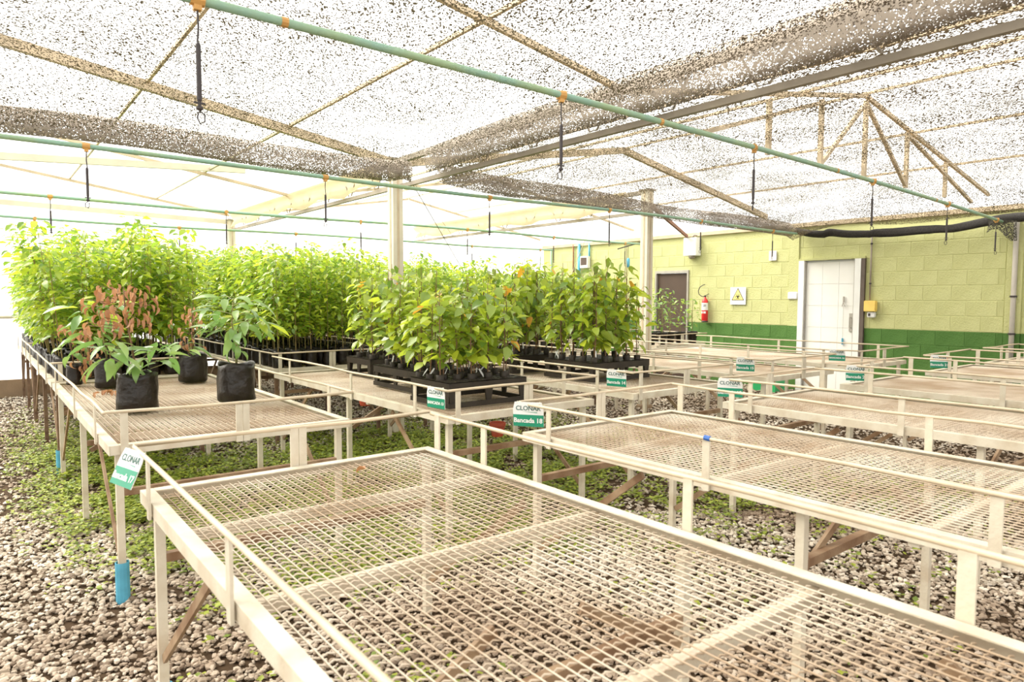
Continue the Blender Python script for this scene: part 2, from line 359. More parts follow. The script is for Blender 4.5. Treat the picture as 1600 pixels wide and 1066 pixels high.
# --- trusses over X=3.25 and X=6.5
def truss(x, y0, y1, label):
    t = thing('roof_truss', label, 'truss')
    p = MB(); p.bar((x, y0, 2.445), (x, y1, 2.445), .035, .038); part('bottom_chord', p, MT['steel'], t)
    p = MB(); p.bar((x, y0, 2.69), (x, y1, 2.69), .04, .05); part('top_chord', p, MT['steel'], t)
    y = y0+.15
    while y < y1-.4:
        p = MB(); p.tube([(x, y, 2.67), (x, y+.12, 2.48), (x, y+.19, 2.48), (x, y+.30, 2.67)], .007, 5); part('web', p, MT['steel'], t)
        y += .62
    return t
truss(3.25, -2.0, 5.88, 'dark steel truss running above the net from the nearest column toward the right')
truss(3.25, 6.06, 11.3, 'pale truss with a cream cloth above it, behind the nearest column')
truss(6.55, 5.72, 11.3, 'pale truss running back from the column near the brown door')

def column(x, y, w_, z1, label, foot=True):
    t = thing('column', label, 'column', (x, y, 0))
    p = MB(); a = w_/2; p.box(-a, a-.002, -a, a, .05, z1); part('shaft', p, MT['column'], t)
    p = MB(); p.box(-a-.004, -a+.006, -.012, .012, .05, z1-.01); p.box(-.012, .012, -a-.004, -a+.006, .05, z1-.01); part('seam', p, MT['tan'], t)
    p = MB(); p.lathe([(a*1.9, 0), (a*1.8, .04), (a*1.55, .055)], 12); part('footing', p, MT['concrete'], t)
    p = MB(); p.box(-a-.02, a+.02, -a-.02, a+.02, z1, z1+.02); part('cap_plate', p, MT['steel'], t)
    return t
column(3.25, 5.97, .11, 2.70, 'tall cream square column rising out of the seedlings left of centre')
column(6.55, 5.63, .11, 2.70, 'tall cream square column standing just left of the brown door')
column(3.25, 11.38, .10, 2.60, 'distant slim cream column at the back curtain wall')
# cream cloths bundled along the far trusses
def cloth(x, y0, y1, label, seed):
    r = random.Random(seed); n = 26; vs = []; fs = []
    rows = [(0, 2.50), (.05, 2.58), (-.04, 2.68), (.06, 2.78)]
    for i in range(n+1):
        y = y0+(y1-y0)*i/n; sag = .03*math.sin(i*1.1)+r.uniform(-.012, .012)
        for k, (dx, z) in enumerate(rows): vs.append((x-.05+dx+r.uniform(-.015, .015), y, min(2.735, z+(sag if k == 0 else 0))))
    for i in range(n):
        for k in range(3): fs.append((i*4+k, i*4+k+1, i*4+5+k, i*4+4+k))
    me = MB().add(vs, fs).mesh('rolled_cloth', MT['cloth'], True)
    o = obj('rolled_cloth', me); s = o.modifiers.new('solid', 'SOLIDIFY'); s.thickness = .012
    return tag(o, label, 'cloth')
cloth(3.25, 6.3, 11.2, 'long cream cloth bundled along the truss behind the nearest column', 1)
cloth(6.55, 6.0, 11.2, 'cream cloth bundled along the truss right of the nearest column', 2)

# ------------------------------------------------------------------ shade nets
def net(name, x0, x1, y0, y1, zf, m, label, nx=40, ny=36):
    vs = []; fs = []
    for j in range(ny+1):
        for i in range(nx+1):
            x = x0+(x1-x0)*i/nx; y = y0+(y1-y0)*j/ny; vs.append((x, y, zf(x, y)))
    for j in range(ny):
        for i in range(nx): fs.append((j*(nx+1)+i, j*(nx+1)+i+1, (j+1)*(nx+1)+i+1, (j+1)*(nx+1)+i))
    o = obj(name, MB().add(vs, fs).mesh(name, m, True)); return tag(o, label, 'net')
def zl(x, y):
    e = max(0, (y-4.75)/.72); return 2.60 - .04*math.sin(x*1.7)*math.sin(y*1.3) - .12*e*e + .02*math.sin(x*5+y*3)
def zr(x, y):
    e = max(0, (y-4.55)/.92); wll = max(0, (x-8.2)/1.5)
    return 2.615 - .03*math.sin(x*1.9+.4)*math.sin(y*1.1) - .15*e*e - .22*wll*wll - .03*math.sin(y*2.2)*wll + .012*math.sin(x*6+y*4)
net('shade_net', -3.9, 3.14, -2.0, 5.47, zl, MT['netlight'], 'pale open shade net stretched over the left side above the plants')
net('shade_net', 3.36, 9.66, -2.0, 5.47, zr, MT['netmid'], 'grey shade net stretched over the right side up to the lime wall')
def bundle(pts, r, m, label, seed, n=9, squash=.8, sub=5):
    """a gathered fold of net hanging along a line"""
    rr = random.Random(seed); P = []
    for a, b in zip(pts, pts[1:]):
        for k in range(sub): P.append(Vector(a).lerp(Vector(b), k/sub))
    P.append(Vector(pts[-1])); vs = []; fs = []
    ph = [rr.uniform(0, 6) for _ in range(4)]
    for i, p in enumerate(P):
        d = (P[min(i+1, len(P)-1)]-P[max(i-1, 0)]).normalized(); q = Vector((0,0,1)).cross(d).normalized()
        for k in range(n):
            a = 2*PI*k/n; ra = r*(1+.28*math.sin(3*a+ph[0]+i*.15)+.14*math.sin(5*a+ph[1]-i*.31))
            vs.append(p + q*(ra*math.cos(a)*squash) + Vector((0,0,1))*(ra*math.sin(a)+.012*math.sin(i*.7+ph[2])))
    for i in range(len(P)-1):
        for k in range(n): fs.append((i*n+k, i*n+(k+1)%n, (i+1)*n+(k+1)%n, (i+1)*n+k))
    o = obj('net_bundle', MB().add(vs, fs).mesh('net_bundle', m, True)); return tag(o, label, 'net')
bundle([(-3.9, 5.46, 2.49), (0, 5.46, 2.49), (1.3, 5.46, 2.49), (2.95, 5.45, 2.49), (3.10, 5.40, 2.51)], .085, MT['netdense'], 'thick gathered net edge hanging from the left to the nearest column', 3)
bundle([(3.40, 5.40, 2.51), (4.4, 5.45, 2.485), (6.0, 5.45, 2.45), (7.6, 5.45, 2.41), (9.55, 5.42, 2.40)], .085, MT['netdense'], 'thick gathered net edge from the nearest column to the lime wall', 4)
bundle([(3.15, -2, 2.62), (3.15, 0, 2.62), (3.15, 3, 2.61), (3.15, 5.2, 2.58)], .105, MT['netdense'], 'wide gathered net fold running along the dark truss at upper right', 5, squash=.35)
bundle([(9.68, 5.44, 2.40), (9.68, 5.0, 2.33), (9.68, 4.86, 2.35), (9.68, 4.35, 2.27), (9.68, 4.18, 2.29), (9.68, 3.6, 2.26), (9.68, 3.3, 2.28), (9.68, 2.7, 2.33), (9.68, 1.0, 2.34)], .05, MT['netblack'], 'black rolled net edge sagging along the lime wall', 6, squash=.7)
fp = MB(); fv = []; ff = []
for i in range(7):
    for j in range(5): fv.append((9.60+.02*math.sin(i*1.7+j), 2.95-i*.05, 2.36-j*.045*(1-.35*math.sin(i*.9)) - .01*i))
for i in range(6):
    for j in range(4): ff.append((i*5+j, i*5+j+1, i*5+6+j, i*5+5+j))
tag(obj('net_flap', fp.add(fv, ff).mesh('net_flap', net_mat('net_flap_black', .7, (.05, .045, .03)), True)), 'loose dark net flap hanging at the top of the grey wall pipe', 'net')
# bracing wires
def wire(pts, r, label, m='steel'):
    tag(part('bracing_wire', MB().tube(pts, r, 6), MT[m]), label, 'wire')
wire([(3.33, 5.95, 2.64), (6.0, 8.6, 1.55)], .004, 'thin dark wire falling from the nearest column into the plants', 'dark')
wire([(3.33, 5.98, 2.66), (6.46, 9.8, 2.40)], .003, 'thin wire from the nearest column to the far truss')
wire([(8.72, 8.7, 2.86), (9.78, 10.5, 1.75)], .006, 'pale rope slanting in front of the lime wall', 'column')

# ------------------------------------------------------------------ irrigation pipes and hanging sprinklers
ORD = ['first', 'second', 'third', 'fourth', 'fifth', 'sixth', 'seventh']
PIPE = [('nearest', 2.50, 9.55), ('second', 5.32, 9.5), ('third', 8.1, 9.4), ('farthest', 10.35, 9.2)]
ZP = 2.35
def pipe_pt(pi, x):
    if pi == 0: return (x, 2.46+.0036*x*abs(x), ZP-.00055*x*x)
    return (x, PIPE[pi][1], ZP+.012*math.sin(x*1.1+pi))
def sprinkler_proto():
    t = thing('hanging_sprinkler', 'x', 'sprinkler', (0,0,0), 0, 'hanging sprinklers')
    p = MB(); p.tube([(-.022,0,0), (.022,0,0)], .0215, 10); p.box(-.012, .012, -.012, .012, -.035, -.018); part('clamp', p, MT['clamp'], t)
    p = MB(); p.tube([(0,0,-.03), (.002,0,-.09), (-.002,.002,-.14)], .0035, 6); part('tube', p, MT['dark'], t)
    p = MB(); p.lathe([(.006,-.33), (.0085,-.325), (.0085,-.145), (.005,-.138)], 8); part('weight', p, MT['dark'], t)
    p = MB(); p.lathe([(.005,-.36), (.012,-.355), (.012,-.348), (.006,-.345), (.006,-.33)], 8)
    p.box(-.018, .018, -.003, .003, -.338, -.332)
    p.tube([(0,.004,-.36), (.016,0,-.372), (.015,0,-.395), (0,0,-.402), (-.008,0,-.385), (-.004,0,-.365)], .0028, 5); part('nozzle', p, MT['dark'], t)
    return t
spr0 = sprinkler_proto(); first = True
for pi, (pn, py, xe) in enumerate(PIPE):
    g = thing('irrigation_pipe', f'{"long " if pi else "thick "}green irrigation pipe, {pn} of the four overhead', 'pipe')
    p = MB(); p.tube([pipe_pt(pi, x) for x in np.linspace(-3.9, xe, 24)], .0165, 10); part('tube', p, MT['greenpipe'], g, True)
    for cx in np.arange(-1.2, xe, 2.1):
        p = MB(); p.tube([pipe_pt(pi, cx-.012), pipe_pt(pi, cx+.012)], .0185, 10); part('joint', p, MT['clamp' if pi == 0 else 'greenpipe'], g)
    k = 0
    for i in range(6):
        x = (.61, 2.25, 3.95, 5.75, 7.55, 9.30)[i] if pi == 0 else .61 + 1.65*i
        if x > xe-.2: continue
        lab = f'black hanging sprinkler, {ORD[k]} from the left on the {pn} green pipe'; k += 1
        if first: spr0.location = pipe_pt(pi, x); spr0['label'] = lab; first = False
        else: copy_tree(spr0, pipe_pt(pi, x), random.uniform(0, 6), 1, lab)

# ================================================================== BENCHES
BW, BLN, BH = 1.12, 2.75, .72
PITCH_W = .030
def wire_mesh():
    """crimped wire: one joined sheet of wires, both directions waving over and under each other"""
    V = []; Fc = []; k0 = 0; r = .0021; amp = .0042
    def add_wire(P):
        nonlocal k0
        P = np.array(P); n = len(P); d = np.gradient(P, axis=0); d /= np.linalg.norm(d, axis=1)[:, None]
        u = np.array([0, 0, 1.]) - d*d[:, 2:3]; u /= np.linalg.norm(u, axis=1)[:, None]; q = np.cross(d, u)
        for a in (PI/2, PI/2+2*PI/3, PI/2+4*PI/3):
            V.append(P + (u*math.cos(a-PI/2) + q*math.sin(a-PI/2))*r)
        for s in range(3):
            a = k0+s*n; b = k0+((s+1) % 3)*n
            i = np.arange(n-1); Fc.append(np.stack([a+i, a+i+1, b+i+1, b+i], 1))
        k0 += 3*n
    x0, x1, y0, y1 = .035, BW-.035, .035, BLN-.035
    nx = int((x1-x0)/PITCH_W); ny = int((y1-y0)/PITCH_W)
    for i in range(1, nx):
        x = x0 + i*(x1-x0)/nx
        add_wire(np.stack([np.full(6, x), np.linspace(y0, y1, 6), np.full(6, BH-.009)], 1))
    for j in range(1, ny):
        y = y0 + j*(y1-y0)/ny; t = np.arange(0, nx*2+1); x = x0 + t*(x1-x0)/(nx*2)
        ph = np.where(t % 2 == 1, 1, -1)
        add_wire(np.stack([x, y+ph*.0018, BH-.012+ph*.0020], 1))
    return np_mesh('wire_mesh', np.concatenate(V), np.concatenate(Fc), [MT['wire']], smooth=True)
WIRE = wire_mesh()
BMESH = {}
def shared(name, key, build, m, smooth=False):
    if key not in BMESH: BMESH[key] = build().mesh(name, m, smooth)
    return BMESH[key]
ZR = BH+.15
def bench(x, y, label, rails, posts, endpost=None, sy=1.0, blue=(), yellow=False, group='mesh-topped benches', old=False):
    """x,y: corner with the smallest x and y. rails: sides that carry the rod (l, r, n(near y), f(far y))"""
    t = thing('growing_bench', label, 'bench', (x, y, 0), 0, group); t.scale = (1, sy, 1)
    # angle-iron frame: four bars, vertical flange outside and a lip on top
    def long_bar(sx):
        p = MB(); a = 0 if sx < 0 else BW
        p.box(min(a, a-sx*.005), max(a, a-sx*.005), 0, BLN, BH-.038, BH); p.box(min(a, a-sx*.04), max(a, a-sx*.04), 0, BLN, BH, BH+.004); return p
    def short_bar(s):
        p = MB(); a = 0 if s < 0 else BLN
        p.box(.006, BW-.006, min(a, a-s*.005), max(a, a-s*.005), BH-.038, BH); p.box(.041, BW-.041, min(a, a-s*.04), max(a, a-s*.04), BH, BH+.004); return p
    obj('frame_bar', shared('frame_bar', 'fl', lambda: long_bar(-1), MT['paint']), t); obj('frame_bar', shared('frame_bar', 'fr', lambda: long_bar(1), MT['paint']), t)
    obj('frame_bar', shared('frame_bar', 'fn', lambda: short_bar(-1), MT['paint']), t); obj('frame_bar', shared('frame_bar', 'ff', lambda: short_bar(1), MT['paint']), t)
    wmo = obj('wire_mesh', WIRE, t); wmo['kind'] = 'stuff'
    for k, yy in enumerate((.42, 1.0, 1.72, 2.3)):
        obj('cross_bar', shared('cross_bar', 'cb', lambda: MB().bar((.01, 0, BH-.038), (BW-.01, 0, BH-.038), .03, .03), MT['paint']), t, (0, yy, 0))
    lx = (.045, BW-.045); ly = (.06, 1.35, BLN-.06)
    for i, a in enumerate(lx):
        for j, b in enumerate(ly):
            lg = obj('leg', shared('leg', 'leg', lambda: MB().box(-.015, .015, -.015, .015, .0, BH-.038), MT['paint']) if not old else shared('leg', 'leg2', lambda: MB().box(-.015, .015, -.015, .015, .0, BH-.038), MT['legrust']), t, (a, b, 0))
            if (i, j) in blue:
                obj('foot_sleeve', shared('foot_sleeve', 'fs', lambda: MB().lathe([(.029, 0), (.029, .185), (.026, .185), (.026, .0)], 12), MT['blue'], False), lg, scale=(1, 1, .32 if yellow else 1))
    for b in ly:
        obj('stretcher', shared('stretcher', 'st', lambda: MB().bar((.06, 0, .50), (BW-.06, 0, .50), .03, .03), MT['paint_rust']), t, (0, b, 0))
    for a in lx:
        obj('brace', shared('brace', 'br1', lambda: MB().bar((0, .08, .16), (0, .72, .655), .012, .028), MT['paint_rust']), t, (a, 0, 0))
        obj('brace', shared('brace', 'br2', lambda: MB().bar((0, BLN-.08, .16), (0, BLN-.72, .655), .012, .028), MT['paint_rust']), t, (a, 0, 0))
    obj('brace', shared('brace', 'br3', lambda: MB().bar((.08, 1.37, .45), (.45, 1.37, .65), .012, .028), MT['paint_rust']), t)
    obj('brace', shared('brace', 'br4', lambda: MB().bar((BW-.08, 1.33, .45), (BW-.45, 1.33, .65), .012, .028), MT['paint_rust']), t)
    if yellow:
        p = MB(); p.bar((.10, .98, .30), (BW-.08, .98, .46), .012, .03); part('yellow_brace', p, MT['yellow'], t)['label'] = 'yellow painted flat brace'
    # rod rail, rounded at the corners
    e = .012
    side = {'l': [(-e, 0), (-e, BLN)], 'f': [(-e, BLN+e), (BW+e, BLN+e)], 'r': [(BW+e, BLN), (BW+e, 0)], 'n': [(BW+e, -e), (-e, -e)]}
    order = {'lfr': 'lfr', 'rnl': 'rnl', 'lf': 'lf'}.get(rails, rails)
    pts = []
    for s in order:
        for q in side[s]: pts.append((q[0], q[1], ZR))
    clean = []
    for i, q in enumerate(pts):      # ease every corner a little
        clean.append(q)
    P2 = [clean[0]]
    for i in range(1, len(clean)):
        a, b = Vector(clean[i-1]), Vector(clean[i])
        n = max(1, int((b-a).length/.35))
        for k in range(1, n+1):
            q = a.lerp(b, k/n); P2.append((q.x+random.uniform(-.003, .003), q.y, ZR+random.uniform(-.005, .005)))
    p = MB(); p.tube(P2, .0075, 7); part('rail', p, MT['rail'], t, True)
    for s, u, wd in posts:
        if s == 'l': q, up_ = (-.009, u), 'y'
        elif s == 'r': q, up_ = (BW+.009, u), 'y'
        elif s == 'n': q, up_ = (u, -.009), 'x'
        else: q, up_ = (u, BLN+.009), 'x'
        key = ('post', up_, wd)
        me = shared('rail_post', key, (lambda: MB().box(-.004, .004, -wd/2, wd/2, BH-.042, ZR)) if up_ == 'y' else (lambda: MB().box(-wd/2, wd/2, -.004, .004, BH-.042, ZR)), MT['paint'])
        obj('rail_post', me, t, (q[0], q[1], 0))
    return t

# front row: far end at y=2.53
Y2 = 2.53-BLN
P2L = [('l', BLN-.20, .026), ('l', BLN-1.06, .03), ('l', BLN-1.95, .03), ('r', BLN-.06, .035), ('r', BLN-.40, .03), ('r', BLN-1.37, .03), ('r', BLN-2.05, .034), ('f', .53, .03), ('f', .563, .03)]
front = [(.41, 'Bancada 17 bench, nearest empty mesh bench in the foreground'), (2.06, 'empty mesh bench carrying the Bancada 18 sign, behind the nearest one'),
         (3.69, 'empty mesh bench third from the camera, its sign before the green crate'), (5.21, 'empty mesh bench fourth from the camera, right of the white door foot'),
         (6.81, 'empty mesh bench whose sign has orange logo marks, near the dark green wall'), (8.33, 'empty mesh bench at the far right against the dark green wall')]
for i, (x, lab) in enumerate(front):
    bench(x, Y2, lab, 'lfr', P2L, blue=((0, 2),) if i == 0 else (), yellow=(i == 0))
# middle row: near end at y~3.1
P1L = [('l', .34, .026), ('l', 1.2, .026), ('l', 2.35, .026), ('r', .30, .03), ('r', 1.5, .03), ('r', 2.5, .03), ('n', .545, .03), ('n', .578, .03), ('n', .06, .03)]
mid = [(.43, 3.36, 'mesh bench holding four large black bags of leafy plants at left'), (2.0, 3.10, 'mesh bench carrying the Bancada 13 sign and black seedling trays'),
       (3.50, 3.10, 'mesh bench carrying the Bancada 14 sign and a black seedling tray'), (5.14, 3.10, 'empty mesh bench below the fire extinguisher, right of the tray bench'),
       (6.77, 3.12, 'empty mesh bench standing directly before the white door')]
for i, (x, y, lab) in enumerate(mid): bench(x, y, lab, 'rnl', P1L, blue=((0, 0),) if i == 0 else (), group='benches of the middle row')
# rows behind, covered with bagged saplings
back = [(.43, 6.20, 'left rear mesh bench crowded with bagged saplings, beside the gravel path'), (2.10, 6.16, 'rear mesh bench crowded with bagged saplings behind the Bancada 13 bench'),
        (3.68, 6.16, 'rear mesh bench of saplings, third from the left'), (5.20, 6.16, 'rear mesh bench of saplings left of the cream column by the brown door'), (7.40, 6.16, 'rear mesh bench with a few pots before the brown door')]
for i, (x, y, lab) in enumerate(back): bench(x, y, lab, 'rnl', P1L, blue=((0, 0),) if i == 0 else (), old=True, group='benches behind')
far = [(.43, 9.02, 'farthest mesh bench at the left, by the white curtain'), (2.10, 8.98, 'farthest mesh bench, second from the left by the curtain'), (3.68, 8.98, 'farthest mesh bench, third from the left'),
       (5.20, 8.98, 'farthest mesh bench, fourth from the left'), (7.40, 8.98, 'farthest mesh bench nearest the lime wall')]
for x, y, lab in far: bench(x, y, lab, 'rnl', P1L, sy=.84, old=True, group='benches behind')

# ------------------------------------------------------------------ bench signs
def sign(num, x, y, rz, tilt=0.0, caps=False, brand='CLONAR', sc=1.0, label=None):
    t = thing('bench_sign', label or f'white and green sign reading Bancada {num} on a bench rail', 'sign', (x, y, ZR+.004)); t.rotation_euler = (tilt, 0, rz); t.scale = (sc,)*3
    w_, hh = .15, .112                        # faces local -y
    p = MB(); p.prism([(-w_/2+.008, .004), (w_/2-.010, .004), (w_/2, -.03), (w_/2+.002, -hh), (-w_/2+.004, -hh), (-w_/2, -.03)], 'y', -.0015, .0015); part('plate', p, MT['signwhite'], t)
    p = MB(); p.prism([(-w_/2+.001, -.056), (w_/2+.001, -.056), (w_/2+.002, -hh), (-w_/2+.004, -hh)], 'y', -.0022, -.0016); part('green_band', p, MT['signgreen'], t)
    if brand == 'CLONAR':
        me = text_mesh('CLONAR', .030, .0006); me.materials.append(MT['signdark']); obj('lettering', me, t, (0, -.0022, -.026), (PI/2,0,0), (1,1,1))
        p = MB(); p.prism([(-.03, -.0405), (.045, -.0425), (.045, -.046)], 'y', -.0024, -.0016); part('logo_stroke', p, MT['signgreen'], t)
    else:
        me = text_mesh(brand, .026, .0006); me.materials.append(MT['signdark']); obj('lettering', me, t, (0, -.0022, -.026), (PI/2,0,0))
        for sx in (-1, 1):
            p = MB(); p.tube([(sx*(.064-.006*math.cos(a))*1.0, -.0022, -.026+.011*math.sin(a)) for a in np.linspace(-1.2, 1.2, 6)], .0022, 5); part('logo_mark', p, MT['orangeink'], t)
    me = text_mesh(('BANCADA ' if caps else 'Bancada ')+num, .0225 if caps else .031, .0008); me.materials.append(MT['signwhite']); obj('lettering', me, t, (0, -.0028, -.084), (PI/2,0,0), (1,1,1))
    p = MB()
    for sx in (-1, 1): p.tube([(sx*.055, -.003, -.004), (sx*.055, .006, .006), (sx*.055, .012, -.004)], .0022, 5)
    part('tie', p, MT['column'], t)
    return t
RZ = -PI/2     # faces -x
sign('13', 1.985, 3.20, RZ+.15, 0, True, label='Bancada 13 sign in capitals hanging before the nearest seedling tray')
sign('14', 3.485, 3.25, RZ+.30, 0, label='Bancada 14 sign hanging in front of the right-hand seedling tray')
sign('15', 5.125, 3.30, RZ+.42, 0, label='small Bancada 15 sign below and right of the fire extinguisher')
sign('16', 6.755, 3.32, RZ+.42, 0, True, label='small Bancada 16 sign in capitals at the foot of the white door')
sign('17', .385, 2.44, RZ+.25, -.45, label='tilted white and green sign on the left corner of the nearest bench')
sign('18', 2.045, 2.47, RZ+.62, 0, label='Bancada 18 sign, largest legible one, beside the red hanging pot')
sign('19', 3.675, 2.47, RZ+.55, 0, label='Bancada 19 sign at the bench end before the green crate')
sign('20', 5.195, 2.40, RZ+.50, 0, label='Bancada 20 sign behind a rail post, right of the white door foot')
sign('21', 6.795, 2.41, RZ+.50, 0, brand='PANNAR', label='farthest sign, with orange logo marks, before the dark green wall')
tag(part('blue_tie', MB().tube([(2.047, 1.475, ZR+.001), (2.047, 1.45, ZR)], .0098, 8), MT['bluetape']), 'small blue tape wrapped on the rail of the Bancada 18 bench', 'tape')

# ================================================================== PLANTS
def leaf_geom(L, W, fold=.25, droop=.35, n=4, tip=1.4):
    """one blade from the origin along +x, folded on its midrib"""
    V = []; Fs = []
    for i in range(n+1):
        t = i/n; wv = W/2*math.sin(PI*min(1, t**(.75))**1.0)**.8*(1-.15*t) if 0 < i < n else 0
        x = L*t*math.cos(droop*t); z = -L*droop*.55*t*t
        V += [(x, -wv, z+fold*wv), (x, 0, z), (x, wv, z+fold*wv)]
    for i in range(n):
        a = 3*i; Fs += [(a, a+3, a+4, a+1), (a+1, a+4, a+5, a+2)]
    return np.array(V), np.array(Fs)
def place(V, az, el, roll, pos, s=1.0):
    R = (Matrix.Rotation(az, 3, 'Z') @ Matrix.Rotation(-el, 3, 'Y') @ Matrix.Rotation(roll, 3, 'X'))
    return (V*s) @ np.array(R).T + np.array(pos)
def foliage_mesh(seed, z0, z1, rad, nleaf, L, W, mats, branch=.6, odd=None):
    r = random.Random(seed); Vs = []; Fs = []; mi = []; k = 0; stems = []
    for i in range(nleaf):
        t = (i+r.random())/nleaf; z = z0+(z1-z0)*t
        az = i*2.4+r.uniform(-.5, .5); rr = rad*(1.0-.62*abs(t-.45)*1.5)*r.uniform(.15, 1)
        pos = (rr*math.cos(az), rr*math.sin(az), z+rr*.35)
        el = r.uniform(-.75, .35)
        V, F4 = leaf_geom(L, W, r.uniform(.1, .4), r.uniform(.2, .6), 3)
        Vs.append(place(V, az+r.uniform(-.7, .7), el, r.uniform(-.6, .6), pos, r.uniform(.65, 1.15))); Fs.append(F4+k); k += len(V)
        m = 0 if r.random() < .5 else 1
        if odd and r.random() < odd: m = 2
        mi += [m]*len(F4)
        if branch and i % 2 == 0: stems.append(((0, 0, z-.05*t), pos))
    return np.concatenate(Vs), np.concatenate(Fs), mi, stems
# ---- bagged saplings
def bag_mb(r, hh, seed, soil=True, n=14):
    rr = random.Random(seed); m = MB(); vs = []; prof = [(.93, 0), (1.03, .06), (1.0, .3), (1.02, .6), (.97, .88), (1.0, 1.0), (.95, .985), (.93, .90)]
    ph = [rr.uniform(0, 6) for _ in range(3)]
    for q, (a, z) in enumerate(prof):
        for k in range(n):
            an = 2*PI*k/n; w_ = 1+.045*math.sin(2*an+ph[0])+.03*math.sin(5*an+ph[1]+z*4)+rr.uniform(-.02, .02)
            vs.append((r*a*w_*math.cos(an), r*a*w_*math.sin(an), max(0, hh*z*(1+.05*math.sin(3*an+ph[2])*(z > .8))))) 
    fs = []
    for i in range(len(prof)-1):
        for k in range(n): fs.append((i*n+k, i*n+(k+1)%n, (i+1)*n+(k+1)%n, (i+1)*n+k))
    fs.append(tuple(range(n-1, -1, -1))); return m.add(vs, fs)
def soil_mb(r, z, n=14): return MB().add([(0,0,z+.006)]+[(r*math.cos(2*PI*k/n), r*math.sin(2*PI*k/n), z) for k in range(n)], [(0, 1+k, 1+(k+1)%n) for k in range(n)])
SAP = []
for v in range(7):
    hgt = [1.0, .90, 1.08, .80, .96, 1.02, .86][v]
    V, F4, mi, st = foliage_mesh(100+v, .30, .17+hgt, .165, 118, .092, .044, None)
    fol = np_mesh('foliage', V, F4, [MT['leaf'], MT['leaf2']], mi, True)
    s = MB(); r = random.Random(v); s.tube([(0,0,.14), (r.uniform(-.01,.01), r.uniform(-.01,.01), .5), (r.uniform(-.02,.02), r.uniform(-.02,.02), .17+hgt)], [.005, .0035, .0015], 5)
    for a, b in st[::3]: s.tube([a, b], .0015, 3, False)
    stm = s.mesh('stem', MT['sapstem']); bagm = bag_mb(.058, .17, v, n=10).mesh('bag', MT['bag'], True); so = soil_mb(.053, .152, 10).mesh('soil', MT['potsoil'])
    SAP.append((bagm, so, stm, fol))
def sapling(x, y, v, rz, sc, label, group):
    t = thing('bagged_sapling', label, 'sapling', (x, y, BH+.0045), rz, group); t.scale = (sc, sc, sc)
    bagm, so, stm, fol = SAP[v]; tilt = (0, -random.uniform(.05, .22), 0) if x < .62 else (0, 0, 0)
    b = obj('bag', bagm, t); obj('soil', so, b); obj('stem', stm, t, (0,0,0), tilt); f = obj('foliage', fol, t, (0,0,0), tilt)
    return t
cnt = 0; rest = []
def grid(x0, y0, nx, ny, sx, sy):
    for j in range(ny):
        for i in range(nx): yield x0+i*sx, y0+j*sy
spots = []
for (bx, by, g, lab) in ((.43, 6.20, 'saplings on the left rear bench', 'tall bagged sapling on the left rear bench'),
                         (2.10, 6.16, 'saplings on the rear bench behind the seedling trays', 'tall bagged sapling on the bench behind the nearest trays'),
                         (3.68, 6.16, 'saplings on the rear bench behind the Bancada 14 tray', 'bagged sapling on the bench behind the right-hand trays')):
    for x, y in grid(bx+.09, by+.10, 7, 17, .157, .155): spots.append((y, x, g, lab, len([q for q in spots if q[2] == g])))
for x, y in grid(.43+.09, 9.12, 7, 13, .157, .16): rest.append((x, y))
for x, y in grid(2.10+.09, 9.10, 7, 13, .157, .16): rest.append((x, y))
for x, y in grid(3.68+.09, 9.10, 7, 13, .157, .16): rest.append((x, y))
for x, y in grid(5.20+.09, 6.5, 7, 29, .157, .16): rest.append((x, y))
for x, y in grid(7.40+.09, 8.0, 7, 5, .157, .16): rest.append((x, y))
for x, y in grid(7.40+.09, 9.10, 7, 13, .157, .16): rest.append((x, y))
spots.sort()
ROWN = ['front', 'second', 'third', 'fourth', 'fifth', 'sixth', 'seventh', 'eighth', 'ninth', 'tenth', 'eleventh', 'twelfth', 'thirteenth', 'fourteenth', 'fifteenth', 'sixteenth', 'last']
for i, (y, x, g, lab, sidx) in enumerate(spots):
    lab = f'{lab}, {ROWN[sidx//7]} row, {ORD[sidx%7]} from left'
    if i < 292: sapling(x+random.uniform(-.012, .012), y+random.uniform(-.012, .012), random.randrange(7), random.uniform(0, 6.28) if x > .62 else random.uniform(-.4, .4), random.uniform(.9, 1.1)*(1.0 if x < 1.8 else .92 if x < 3.4 else .88), lab, g)
    else: rest.append((x, y))
mass = thing('sapling_stand', 'dense stand of bagged saplings filling the farthest benches', 'saplings', (0,0,0), 0, None, 'stuff')
def gather(idx, mats, name, smooth=True, tri=False):
    Vs, Fs, Ms, k = [], [], [], 0
    r = np.random.default_rng(11)
    data = []
    for v in range(7):
        me = SAP[v][idx]; co = np.empty(len(me.vertices)*3, dtype=np.float32); me.vertices.foreach_get('co', co)
        polys = [tuple(p.vertices) for p in me.polygons if len(p.vertices) == 4]; ms = [p.material_index for p in me.polygons if len(p.vertices) == 4]
        data.append((co.reshape(-1, 3), np.array(polys), np.array(ms)))
    for x, y in rest:
        co, pl, ms = data[r.integers(7)]; a = r.uniform(0, 6.28); s = r.uniform(.88, 1.08)*(.86 if x > 5 else 1)
        R = np.array([[math.cos(a), -math.sin(a), 0], [math.sin(a), math.cos(a), 0], [0, 0, 1]])
        Vs.append(co*s @ R.T + np.array([x, y, BH+.0045])); Fs.append(pl+k); Ms.append(ms); k += len(co)
    o = obj(name, np_mesh(name, np.concatenate(Vs), np.concatenate(Fs), mats, np.concatenate(Ms), smooth), mass); o['kind'] = 'stuff'
gather(3, [MT['leaf'], MT['leaf2']], 'foliage'); gather(0, [MT['bag']], 'bags'); gather(2, [MT['bark']], 'stems')

